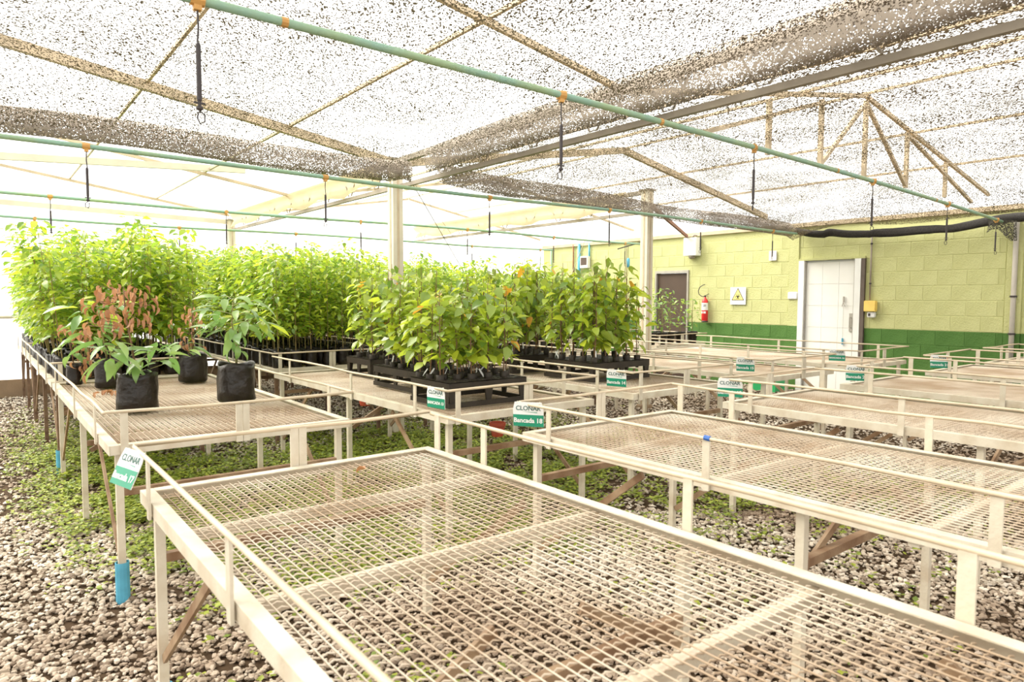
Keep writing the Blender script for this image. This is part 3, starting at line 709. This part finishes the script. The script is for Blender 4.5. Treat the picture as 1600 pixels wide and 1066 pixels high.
# ---- large bagged plants on the left bench
LEAFM = {}
def leaf_obj_mesh(kind):
    if kind not in LEAFM:
        L, W, fold, droop, m = {'lance': (.16, .05, .25, .5, 'leafbig'), 'lance2': (.125, .044, .3, .9, 'leafbig'), 'dead': (.075, .024, 1.2, 1.0, 'dead'), 'dead2': (.06, .02, 1.5, .5, 'dead'),
                                'pale': (.14, .052, .2, .35, 'leaf2')}[kind]
        V, F4 = leaf_geom(L, W, fold, droop, 5); LEAFM[kind] = np_mesh('leaf', V, F4, [MT[m]], None, True)
    return LEAFM[kind]
def big_plant(x, y, r, hh, label, stems, leaves, seed, rz=0):
    rr = random.Random(seed)
    t = thing('bagged_plant', label, 'plant', (x, y, BH+.0045), rz, 'large black bags on the left bench')
    b = part('bag', bag_mb(r, hh, seed, n=22), MT['bag'], t, True); part('soil', soil_mb(r*.92, hh*.9, 20), MT['potsoil'], b)
    for pts, rad, m in stems: part('stem', MB().tube(pts, [rad*(1-.6*i/(len(pts)-1)) for i in range(len(pts))], 6), MT[m], t, True)
    for kind, n, (cx, cy, cz), (sx, sy, sz), (e0, e1) in leaves:
        for i in range(n):
            az = i*2.4+rr.uniform(-.5, .5); q = rr.uniform(.1, 1); px = cx+sx*q*math.cos(az); py = cy+sy*q*math.sin(az); pz = cz+sz*(2*((i+.5)/n)-1)
            o = obj('leaf', leaf_obj_mesh(kind), t, (px, py, pz)); s = rr.uniform(.75, 1.25); o.scale = (s, s, s)
            o.rotation_euler = (Matrix.Rotation(az+rr.uniform(-.6, .6), 3, 'Z') @ Matrix.Rotation(-rr.uniform(e0, e1), 3, 'Y') @ Matrix.Rotation(rr.uniform(-.5, .5), 3, 'X')).to_euler()
            if i % 3 == 0:
                part('petiole', MB().tube([(cx*.6, cy*.6, pz-.02), (px, py, pz)], .002, 4, False), MT['stemgreen' if 'dead' not in kind else 'bark'], t)
    return t
S = 'stemgreen'
big_plant(.707, 4.337, .102, .215, 'large black bag nearest the bench corner, green lower leaves and dry brown top', [([(0,0,.19), (-.02,.01,.36), (-.045,.03,.56), (-.05,.03,.70)], .0065, 'bark'), ([(0,0,.2), (.03,0,.3), (.10,-.02,.36)], .004, S), ([(0,0,.2), (-.06,.02,.3), (-.16,.02,.36)], .004, S)],
          [('lance', 16, (-.13,0,.34), (.09,.09,.07), (-.6,.3)), ('lance', 12, (.11,-.01,.32), (.09,.08,.07), (-.6,.4)), ('lance2', 6, (.0,0,.27), (.06,.06,.04), (-.8,.1)), ('dead', 48, (-.13,.06,.58), (.15,.13,.13), (-1.5,-.5)), ('dead2', 36, (.02,.02,.60), (.12,.08,.12), (-1.6,-.6))], 21)
big_plant(.727, 5.60, .085, .20, 'black bag half hidden behind the nearest one, tall pale green shoots', [([(0,0,.17), (-.03,-.03,.4), (-.06,-.05,.62)], .006, S)],
          [('lance', 30, (-.08,-.08,.46), (.16,.16,.17), (-.5,.4)), ('pale', 8, (-.06,-.05,.56), (.12,.12,.10), (-.4,.3)), ('dead', 16, (.05,0,.66), (.12,.10,.12), (-1.5,-.5))], 22)
big_plant(1.30, 5.62, .105, .21, 'black bag at the back of the left bench with mostly withered leaves', [([(0,0,.18), (0,.01,.36), (.01,.02,.55)], .0065, 'bark'), ([(0,0,.18), (-.08,0,.3)], .004, 'bark')],
          [('dead', 22, (-.03,0,.40), (.13,.13,.14), (-1.5,-.4)), ('dead2', 10, (.0,0,.53), (.05,.05,.06), (-1.6,-.6)), ('lance', 10, (-.06,-.03,.27), (.11,.09,.04), (-.7,.2))], 23)
big_plant(1.268, 4.403, .112, .235, 'large black bag at the right of the left bench with a lush green crown', [([(0,0,.2), (.01,0,.34), (-.02,0,.48), (-.01,0,.62)], .008, S), ([(0,0,.36), (.05,.0,.45), (.09,.0,.52)], .005, S)],
          [('lance', 46, (-.03,0,.54), (.19,.19,.12), (-.5,.35)), ('pale', 8, (.10,0,.52), (.13,.12,.05), (-.5,.2)), ('lance2', 10, (.0,0,.40), (.06,.06,.10), (-1.2,-.2))], 24)
big_plant(.555, 6.12-.20, .05, .15, 'small black bag at the bench edge with hanging brown leaves', [([(0,0,.13), (-.02,-.02,.3), (.03,-.04,.42), (.05,-.06,.36)], .004, 'bark')],
          [('dead', 54, (.07,-.07,.24), (.09,.08,.18), (-1.55,-.8)), ('dead', 8, (-.06,-.02,.42), (.06,.05,.03), (-1.3,-.3)), ('lance2', 6, (-.02,0,.24), (.05,.05,.06), (-.6,.3))], 25)
DEADL = leaf_obj_mesh('dead')
for i in range(14):
    o = obj('fallen_leaf', DEADL, None, (.60+random.gauss(0, .07)+i*.012, 5.25+random.gauss(0, .06), BH+.012), (random.uniform(-.3,.3), random.uniform(-.1,.2), random.uniform(0, 6)))
    tag(o, 'curled dry brown leaf fallen on the left bench beside the black bags', 'leaf', 'dry leaves fallen on the left bench')
for (x, y, lab) in ((1.12, 2.30, 'pale dry leaf lying near the far edge of the nearest bench'), (2.30, 3.75, 'small dry leaf on the mesh in front of the second tray')):
    tag(obj('fallen_leaf', leaf_obj_mesh('dead2'), None, (x, y, BH+.012), (.2, .1, random.uniform(0, 6))), lab, 'leaf')

# ---- seedling trays
def tray_mb(lx, ly, hh=.15):
    """parts of a black tray: deck with round cells, skirt, pockets and base runners"""
    deck = MB(); nx = max(3, round(lx/.062)); ny = max(3, round(ly/.062)); cx, cy = lx/nx, ly/ny
    n = 8
    for i in range(nx):
        for j in range(ny):
            ox, oy = (i+.5)*cx, (j+.5)*cy; vs = []; fs = []
            for k in range(n):
                a = 2*PI*k/n; c_, s_ = math.cos(a), math.sin(a); m = max(abs(c_), abs(s_))
                vs.append((ox+.5*cx*c_/m, oy+.5*cy*s_/m, hh))
            for k in range(n):
                a = 2*PI*k/n; vs.append((ox+.40*cx*math.cos(a), oy+.40*cy*math.sin(a), hh))
            for k in range(n):
                a = 2*PI*k/n; vs.append((ox+.36*cx*math.cos(a), oy+.36*cy*math.sin(a), hh-.03))
            for k in range(n):
                fs.append((k, (k+1)%n, n+(k+1)%n, n+k)); fs.append((n+k, n+(k+1)%n, 2*n+(k+1)%n, 2*n+k))
            deck.add(vs, fs)
    skirt = MB(); t = .004; f = .012; z0 = hh-.052
    for (x0, x1, y0, y1) in ((-f, lx+f, -f, -f+t), (-f, lx+f, ly+f-t, ly+f), (-f, -f+t, -f+t, ly+f-t), (lx+f-t, lx+f, -f+t, ly+f-t)): skirt.box(x0, x1, y0, y1, z0, hh+.001)
    skirt.box(-f, lx+f, -f, .003, hh-.003, hh+.001); skirt.box(-f, lx+f, ly-.003, ly+f, hh-.003, hh+.001); skirt.box(-f, .003, 0, ly, hh-.003, hh+.001); skirt.box(lx-.003, lx+f, 0, ly, hh-.003, hh+.001)
    return deck, skirt
TR = {}
def tray(x, y, lx, ly, rz, label):
    hh = .15
    t = thing('seedling_tray', label, 'tray', (x, y, BH+.0045), rz, 'black seedling trays')
    if (lx, ly) not in TR:
        d, s = tray_mb(lx, ly)
        leg = MB(); leg.prism([(-.028, hh-.05), (.028, hh-.05), (.018, .028), (-.018, .028)], 'y', -.006, .006)
        leg.prism([(-.028, hh-.05), (.028, hh-.05), (.018, .028), (-.018, .028)], 'y', .006, .0061)
        pk = MB(); pk.lathe([(.004, .035), (.014, .05), (.022, hh-.03)], 8)
        TR[(lx, ly)] = (d.mesh('deck', MT['tray']), s.mesh('skirt', MT['tray']), leg.mesh('leg', MT['tray']), pk.mesh('cell_pocket', MT['tray'], True))
    d, s, lg, pk = TR[(lx, ly)]
    obj('deck', d, t); obj('skirt', s, t)
    for fx in (0.03, .5, .97):
        for yy in (-.004, ly+.004): obj('leg', lg, t, (lx*fx, yy, 0))
    for fy in (.04, .5, .96):
        for xx in (-.004, lx+.004): obj('leg', lg, t, (xx, ly*fy, 0), (0, 0, PI/2))
    p = MB(); p.box(-.014, lx+.014, -.014, -.002, 0, .03); p.box(-.014, lx+.014, ly+.002, ly+.014, 0, .03); p.box(-.014, -.002, -.002, ly+.002, 0, .03); p.box(lx+.002, lx+.014, -.002, ly+.002, 0, .03)
    part('base_runner', p, MT['tray'], t)
    return t
SEED = []
for v in range(6):
    hgt = [.46, .40, .52, .36, .50, .44][v]
    V, F4, mi, st = foliage_mesh(300+v, .10, .05+hgt, .105, 32, .105, .066, None, odd=.03)
    fol = np_mesh('foliage', V, F4, [MT['leaftray'], MT['leaf2'], MT['orange']], mi, True)
    s = MB(); r = random.Random(50+v); s.tube([(0,0,.02), (r.uniform(-.012,.012), r.uniform(-.012,.012), .2), (r.uniform(-.02,.02), r.uniform(-.02,.02), .07+hgt)], [.0045, .004, .0018], 5)
    for a, b in st: s.tube([a, b], .0013, 3, False)
    pot = MB().lathe([(.012, -.06), (.0255, .0), (.0275, .034), (.024, .036), (.022, .02), (.001, .02)], 10, cap=False)
    tg = MB(); tg.box(.012, .022, -.001, .001, .02, .075); tg2 = tg.mesh('plant_tag', MT['signwhite'])
    SEED.append((pot.mesh('tube_pot', MT['tray'], True), s.mesh('stem', MT['bark']), fol, tg2))
def seedling(x, y, z, v, sc, label, group):
    t = thing('tray_seedling', label, 'seedling', (x, y, z), random.uniform(0, 6.28), group); t.scale = (1, 1, sc)
    for nm, me in zip(('tube_pot', 'stem', 'foliage'), SEED[v]): obj(nm, me, t)
    if random.random() < .4: obj('plant_tag', SEED[v][3], t, (0,0,0), (random.uniform(-.5,.5), random.uniform(-.6,.6), 0))
    return t
trays = [(2.16, 3.33, .56, .42, 0, 'black seedling tray behind the Bancada 13 sign, nearest of the trays', 'seedlings in the tray behind the Bancada 13 sign', 'seedling in the nearest tray', .50, 1.0),
         (2.33, 3.98, .42, .62, 0, 'black seedling tray with square side openings, second from the Bancada 13 sign', 'seedlings in the second tray', 'seedling in the second tray back', .55, 1.1),
         (2.50, 5.02, .50, .42, 0, 'black seedling tray at the far end of the Bancada 13 bench', 'seedlings in the far tray of the Bancada 13 bench', 'seedling in the far tray of the left tray bench', .7, 1.2),
         (3.62, 4.58, .50, .62, 0, 'black seedling tray behind the Bancada 14 tray, against the rear saplings', 'seedlings in the rear tray of the Bancada 14 bench', 'seedling in the rear tray of the right tray bench', .75, 1.35),
         (3.74, 3.72, .62, .56, .0, 'black seedling tray just behind the Bancada 14 sign', 'seedlings in the tray behind the Bancada 14 sign', 'seedling in the front tray of the right tray bench', .62, 1.25)]
rs = random.Random(5)
for (x, y, lx, ly, rz, lab, grp, slab, dens, sc) in trays:
    tray(x, y, lx, ly, rz, lab)
    nx = max(3, round(lx/.062)); ny = max(3, round(ly/.062))
    for j in range(ny):
        kth = 0
        for i in range(nx):
            if (i+j) % 2 or rs.random() > dens*.85: continue
            seedling(x+(i+.5)*lx/nx, y+(j+.5)*ly/ny, BH+.0045+.148, rs.randrange(6), sc*rs.uniform(.85, 1.15), f'{slab}, {ROWN[j]} row, {ORD[kth]} from left', grp); kth += 1

# ---- large pots on the bench before the brown door
def pot_plant(x, y, sc, label, v):
    t = thing('potted_plant', label, 'plant', (x, y, BH+.0045), random.uniform(0, 6), 'pots before the brown door')
    p = MB().lathe([(.055, 0), (.075, .15), (.08, .155), (.08, .175), (.07, .175), (.066, .14), (.001, .14)], 14, cap=False); part('pot', p, MT['bag'], t, True)
    V, F4, mi, st = foliage_mesh(500+v, .22, .17+.48*sc, .13, 34, .09, .04, None)
    obj('foliage', np_mesh('foliage', V, F4, [MT['leaf'], MT['leafbig']], mi, True), t)
    s = MB(); s.tube([(0,0,.12), (.01,0,.4), (0,0,.15+.48*sc)], [.006,.005,.002], 5)
    for a, b in st: s.tube([a, b], .0015, 3, False)
    part('stem', s, MT['stemgreen'], t)
pot_plant(8.36, 6.28, 1.05, 'rightmost dark pot with a slim leafy plant, near the fire extinguisher', 1)
pot_plant(8.10, 6.30, 1.0, 'dark pot with low leaves, second from the right before the brown door', 2)
pot_plant(7.90, 6.33, 1.25, 'dark pot with bushy leaves, third from the right before the brown door', 3)
pot_plant(7.70, 6.30, 1.3, 'dark pot with tall bright leaves, right of the rusty valve post', 4)
pot_plant(7.52, 6.36, 1.2, 'dark pot beside the cream column near the brown door', 5)
pot_plant(8.00, 6.62, 1.35, 'dark pot at the back of the group before the brown door', 6)
pot_plant(7.66, 6.66, 1.35, 'dark pot behind the rusty valve post, partly hidden', 7)

# red pots hanging below bench 13
def red_pot(x, y, z, label, loose=True):
    t = thing('red_pot', label, 'pot', (x, y, z))
    part('pot_body', MB().lathe([(.040, 0), (.058, .085), (.050, .085), (.036, .01), (.001, .01)], 18, cap=False), MT['redpot'], t, True)
    part('rim', MB().lathe([(.061, .078), (.061, .10), (.053, .10), (.053, .078)], 18, cap=False), MT['redpot'], t, True)
    part('hanger', MB().tube([(-.055, 0, .095), (0, 0, BH-.10-z), (.055, 0, .095)], .0015, 4), MT['dark'], t)
red_pot(3.02-.08, 3.90, .375, 'red plastic pot hanging under the right edge of the Bancada 13 bench')
red_pot(2.46, 5.05, .50, 'red pot hanging under the far part of the Bancada 13 bench')

# ================================================================== WALL FITTINGS
x = XW-.004
def ext(y, z):
    t = thing('fire_extinguisher', 'red fire extinguisher hanging on the lime wall', 'extinguisher', (x-.062, y, z))
    part('cylinder', MB().lathe([(.046, 0), (.053, .012), (.053, .33), (.045, .375), (.02, .40), (.02, .42)], 18), MT['red'], t, True)
    p = MB(); p.lathe([(.0536, .20), (.0536, .325)], 18, cap=False); part('label_sheet', p, MT['signwhite'], t, True)
    p = MB()
    for a0, a1 in ((2.2, 3.0), (3.3, 4.1)):
        vs = [(.0537*math.cos(a), .0537*math.sin(a), z_) for z_ in (.145, .18) for a in np.linspace(a0, a1, 5)]
        p.add(vs, [(i, i+1, 6+i, 5+i) for i in range(4)])
    part('sticker', p, MT['signwhite'], t)
    p = MB(); p.lathe([(.051, -.003), (.055, .0), (.055, .022)], 18); part('base_ring', p, MT['dark'], t, True)
    p = MB(); p.box(-.012, .012, -.012, .012, .41, .45); p.bar((0, .0, .445), (0, -.075, .475), .012, .008); p.bar((0, 0, .43), (0, -.055, .44), .012, .006); part('valve_lever', p, MT['dark'], t)
    hose = [(0, .01, .43), (0, .07, .435), (0, .125, .47), (0, .14, .53), (0, .11, .59), (0, .05, .625), (0, .01, .635)]
    part('hose', MB().tube(hose, .007, 7), MT['dark'], t, True)
    me = text_mesh('21', .05, .001); me.materials.append(MT['black']); a = 3.75
    obj('lettering', me, t, (.0545*math.cos(a), .0545*math.sin(a), .28), (PI/2, 0, a+PI/2))
    part('bracket', MB().box(.045, .062, -.02, .02, .30, .36), MT['dark'], t)
ext(7.065, .99)
t = thing('biohazard_sign', 'square white warning sign with a yellow biohazard triangle', 'sign', (x, 6.465, 1.432))
part('plate', MB().box(-.012, -.002, -.143, .143, -.142, .142), MT['signwhite'], t)
def tri(s, zc): return [(-s*.866, -s*.5+zc), (s*.866, -s*.5+zc), (0, s+zc)]
part('triangle_border', MB().prism(tri(.135, -.005), 'x', -.0135, -.0122), MT['black'], t)
part('triangle_field', MB().prism(tri(.113, -.005), 'x', -.0145, -.0136), MT['signyellow'], t)
p = MB()
for k in range(3):
    a = PI/2+k*2*PI/3; cy, cz = .026*math.cos(a), .026*math.sin(a)-.012
    arc = [(-.0155, cy+.021*math.cos(b), cz+.021*math.sin(b)) for b in np.linspace(a+.7-0, a-.7+2*PI, 12)]
    p.tube(arc, .0042, 5)
p.tube([(-.0155, .014*math.cos(b), -.012+.014*math.sin(b)) for b in np.linspace(0, 2*PI, 12)], .0035, 5)
part('biohazard_symbol', p, MT['black'], t)
def wallbox(name, label, cat, y0, y1, z0, z1, dx, m, extra=None, group=None):
    t = thing(name, label, cat, (x, (y0+y1)/2, (z0+z1)/2), 0, group); a, b = (y1-y0)/2, (z1-z0)/2
    bm = bmesh.new(); bmesh.ops.create_cube(bm, size=1); bmesh.ops.scale(bm, vec=(dx, 2*a, 2*b), verts=bm.verts); bmesh.ops.translate(bm, vec=(-dx/2-.002, 0, 0), verts=bm.verts)
    bmesh.ops.bevel(bm, geom=bm.edges[:], offset=min(.008, dx*.3), segments=2, affect='EDGES'); me = bpy.data.meshes.new('housing'); bm.to_mesh(me); bm.free(); me.materials.append(MT[m]); obj('housing', me, t)
    if extra: extra(t, a, b, dx)
    return t
def lampx(t, a, b, dx):
    p = MB(); p.lathe([(.03, -.05), (.055, -.03), (.06, 0)], 12, (-dx/2, 0, -b)); part('sensor', p, MT['steel'], t, True)
    p = MB(); p.tube([(-dx/2, .0, b), (-dx/2, -.04, b+.04), (-dx/2, -.10, b+.03)], .008, 6); part('cable', p, MT['dark'], t)
wallbox('wall_lamp', 'white box lamp with a dark underside high on the lime wall', 'lamp', 7.21, 7.48, 2.12, 2.43, .14, 'white', lampx)
wallbox('wall_plate', 'pale translucent plate below a sprinkler on the lime wall', 'plate', 5.80, 5.93, 1.98, 2.13, .012, 'glassy', lambda t, a, b, dx: part('screw', MB().tube([(-dx-.003, 0, b-.02), (-dx-.008, 0, b-.02)], .006, 8), MT['dark'], t))
wallbox('wall_plate', 'small white plate left of the white door', 'plate', 5.435, 5.59, 1.38, 1.49, .03, 'white', lambda t, a, b, dx: part('cover_edge', MB().box(-dx-.004, -dx-.001, -a+.012, a-.012, -b+.012, b-.012), MT['signwhite'], t))
wallbox('junction_box', 'yellow junction box right of the white door', 'box', 4.27, 4.43, 1.212, 1.362, .07, 'yellow', lambda t, a, b, dx: part('lid', MB().box(-dx-.008, -dx-.001, -a+.006, a-.006, -b+.006, b-.006), MT['yellow'], t))
wallbox('switch_box', 'small white switch below the yellow junction box', 'switch', 4.285, 4.39, 1.13, 1.205, .05, 'white', lambda t, a, b, dx: part('switch_button', MB().box(-dx-.008, -dx-.001, .005, a-.02, -b+.02, b-.02), MT['dark'], t))
def pipe_v(name, label, y, z0, z1, r, m, cat='pipe', clips=(), dx=.0):
    t = thing(name, label, cat, (x-r-.002-dx, y, 0))
    part('tube', MB().tube([(0,0,z0), (0,0,z1)], r, 10), MT[m], t, True)
    for z in clips: part('clip', MB().lathe([(r*1.35, z-.01), (r*1.35, z+.01)], 10), MT['dark'], t)
pipe_v('conduit', 'dark conduit dropping to the yellow junction box', 4.375, 1.365, 2.30, .012, 'steel', 'pipe', (1.6, 2.15))
pipe_v('wall_pipe', 'grey plastic pipe rising up the lime wall at the far right', 2.70, .0, 2.34, .028, 'pvc', 'pipe', (.97, 1.42))
pipe_v('wall_pipe', 'brown pipe on the lime wall left of the blue pipes', 10.37, 1.3, 2.50, .015, 'rust')
pipe_v('wall_pipe', 'thick light blue pipe on the lime wall above the saplings', 10.18, 1.3, 2.50, .03, 'blue')
pipe_v('wall_pipe', 'short light blue pipe right of the thick one', 9.90, 2.15, 2.50, .018, 'blue')
pipe_v('wall_pipe', 'pale green pipe near the far corner of the lime wall', 11.05, 1.2, 2.44, .02, 'greenpipe')
wallbox('meter_box', 'pale box with a dark window beside the blue pipes', 'box', 9.88, 10.11, 2.0, 2.24, .08, 'white', lambda t, a, b, dx: part('window', MB().box(-dx-.006, -dx-.001, -a+.03, a-.03, -b+.06, b-.03), MT['doordark'], t))
tag(part('hanging_cable', MB().tube([(9.785, 8.92, 2.46), (9.785, 8.90, 2.2), (9.785, 8.95, 1.8), (9.785, 8.93, 1.3)], .008, 6), MT['steel']), 'dark cable hanging down the lime wall left of the cream column', 'cable')
t = thing('hose_hook', 'dark hook with a blue cylinder hanging left of the cream column', 'hook', (9.6, 8.5, 2.38))
part('bracket', MB().bar((.15, 0, .05), (-.2, .28, -.08), .02, .02), MT['dark'], t); part('cord', MB().tube([(-.1, .1, -.02), (-.1, .1, -.25)], .003, 5), MT['dark'], t); part('cylinder', MB().lathe([(.02, -.42), (.03, -.41), (.03, -.27), (.015, -.25)], 10, (-.1, .1, 0)), MT['blue'], t, True)
t = thing('valve_stand', 'rusty valve box on a post beside the cream column', 'valve', (6.95, 5.98, 0))
part('post', MB().tube([(.05,-.02,0), (.05,-.02,1.22)], .018, 8), MT['rust'], t); part('valve_box', MB().box(-.08, .06, -.06, .06, 1.22, 1.30).box(-.06, .04, -.045, .045, 1.08, 1.2), MT['rust'], t); part('riser', MB().tube([(-.06,0,.9), (-.06,0,2.3)], .008, 6), MT['steel'], t)
t = thing('green_crate', 'bright green plastic crate at the foot of the dark green wall', 'crate', (9.35, 5.62, 0))
p = MB(); p.box(-.15, .15, -.2, .2, 0, .02); p.box(-.15, -.14, -.2, .2, .02, .36); p.box(.14, .15, -.2, .2, .02, .36); p.box(-.14, .14, -.2, -.19, .02, .36); p.box(-.14, .14, .19, .2, .02, .36); part('crate_body', p, MT['crategreen'], t)
p = MB(); p.box(-.165, -.15, -.21, .21, .33, .37); p.box(.15, .165, -.21, .21, .33, .37); p.box(-.15, .15, -.21, -.2, .33, .37); p.box(-.15, .15, .2, .21, .33, .37); part('rim', p, MT['crategreen'], t)

# ================================================================== GRAVEL AND GROUND COVER
def stones(n, region, size, seed, fine=True):
    r = np.random.default_rng(seed); bm = bmesh.new(); bmesh.ops.create_icosphere(bm, subdivisions=1, radius=.5)
    base = np.array([v.co[:] for v in bm.verts]); tri = np.array([[v.index for v in f.verts] for f in bm.faces]); bm.free()
    if not fine:
        base = np.array([(.5,0,0),(-.5,0,0),(0,.5,0),(0,-.5,0),(0,0,.5),(0,0,-.5)]); tri = np.array([(0,2,4),(2,1,4),(1,3,4),(3,0,4),(2,0,5),(1,2,5),(3,1,5),(0,3,5)])
    x0, x1, y0, y1 = region
    P = np.stack([r.uniform(x0, x1, n*4), r.uniform(y0, y1, n*4)], 1)
    # keep those the place shows from about here
    d = P[:, 0]*fw.x + P[:, 1]*fw.y; lat = P[:, 0]*rt0.x + P[:, 1]*rt0.y
    P = P[(d > .6) & (np.abs(lat) < d*.95+.6) & ((d < 4.3) if fine else (d >= 4.1))][:n]; n = len(P)
    s = size*r.uniform(.55, 1.35, n); sc = np.stack([r.uniform(.75, 1.25, n), r.uniform(.6, 1.0, n), r.uniform(.4, .7, n)], 1)*s[:, None]
    a = r.uniform(0, 2*PI, n); tl = r.uniform(-.5, .5, n)
    V = base[None]*(1+r.uniform(-.34, .34, (n, len(base), 1))); V = V*sc[:, None, :]
    y = V[:, :, 1]*np.cos(tl)[:, None] - V[:, :, 2]*np.sin(tl)[:, None]; z = V[:, :, 1]*np.sin(tl)[:, None] + V[:, :, 2]*np.cos(tl)[:, None]
    xx = V[:, :, 0]*np.cos(a)[:, None] - y*np.sin(a)[:, None]; yy = V[:, :, 0]*np.sin(a)[:, None] + y*np.cos(a)[:, None]
    W = np.stack([xx+P[:, None, 0], yy+P[:, None, 1], z+(sc[:, None, 2]*.28)+r.uniform(0, .012, (n, 1))], 2)
    Fc = tri[None] + (np.arange(n)*len(base))[:, None, None]
    return W.reshape(-1, 3), Fc.reshape(-1, 3)
A = stones(50000, (-1.2, 4.6, .0, 5.2), .0255, 1); B = stones(62000, (-.8, 9.7, 1.0, 11.4), .034, 2, False)
o = obj('gravel', np_mesh('gravel', np.concatenate([A[0], B[0]]), np.concatenate([A[1], B[1]+len(A[0])]), [MT['stone']])); tag(o, 'loose tan grey gravel covering the greenhouse floor', 'gravel', None, 'stuff')
def clover(n, blobs, seed):
    r = np.random.default_rng(seed); Vs = []; Fs = []
    leaf = np.array([(0,0,0), (.5,-.42,.05), (1,0,.0), (.5,.42,.05)]); k = 0
    P = []
    for (cx, cy, sx, sy, m) in blobs: P.append(np.stack([r.normal(cx, sx, m), r.normal(cy, sy, m)], 1))
    P = np.concatenate(P)
    # clumpy: thin out by a lattice of random holes
    cell = np.floor(P/.11).astype(int); hsh = ((cell[:, 0]*73856093) ^ (cell[:, 1]*19349663)) % 97
    P = P[hsh < 66]; P = P[(P[:, 0] > .12) & (P[:, 0] < 9.6) & (P[:, 1] < 11.3)]
    m = len(P); q = 5
    az = r.uniform(0, 2*PI, (m, q)); L = r.uniform(.016, .034, (m, q)); zz = r.uniform(.022, .062, (m, q)); off = r.normal(0, .022, (m, q, 2)); el = r.uniform(-.3, .5, (m, q))
    lx = leaf[None, None, :, 0]*L[..., None]; ly = leaf[None, None, :, 1]*L[..., None]; lz = leaf[None, None, :, 2]*L[..., None] + lx*np.sin(el)[..., None]
    X = P[:, None, None, 0]+off[..., None, 0]+lx*np.cos(az)[..., None]-ly*np.sin(az)[..., None]
    Y = P[:, None, None, 1]+off[..., None, 1]+lx*np.sin(az)[..., None]+ly*np.cos(az)[..., None]
    V = np.stack([X, Y, zz[..., None]+lz], -1).reshape(-1, 3)
    return V, np.arange(len(V)).reshape(-1, 4)
blobs = [(1.1, 4.0, .22, .26, 1500), (.95, 4.9, .32, .6, 3000), (.7, 6.6, .28, .8, 2400), (1.3, 6.0, .45, 1.0, 2600), (1.75, 4.2, .2, .6, 1500), (2.3, 4.6, .45, .7, 3400), (2.8, 5.4, .5, .6, 2600), (2.9, 3.7, .4, .4, 2000), (3.6, 4.5, .5, .7, 2400),
         (2.2, 3.05, .3, .2, 420), (2.9, 2.6, .35, .35, 200), (4.5, 4.2, .6, .5, 1500), (4.2, 2.7, .5, .3, 900), (5.0, 2.0, .5, .3, 500), (1.25, 3.05, .28, .14, 420), (1.0, 2.05, .22, .25, 110), (1.25, 1.1, .15, .2, 70), (4.0, 6.2, .8, .6, 1500), (1.0, 8.2, .5, .8, 900), (4.5, 1.6, .5, .3, 200), (3.0, 1.4, .4, .4, 60)]
V, Fq = clover(0, blobs, 9)
tag(obj('ground_cover', np_mesh('ground_cover', V, Fq, [MT['clover']])), 'low clover-like weeds growing through the gravel under the benches', 'ground cover', None, 'stuff')
for (lx_, ly_) in ((.62, 2.25), (1.55, .62), (.55, 1.95)):
    tag(obj('fallen_leaf', DEADL, None, (lx_, ly_, .035), (.2, .1, random.uniform(0, 6))), 'dry brown leaf lying on the gravel in the foreground', 'leaf', 'dry leaves on the gravel')
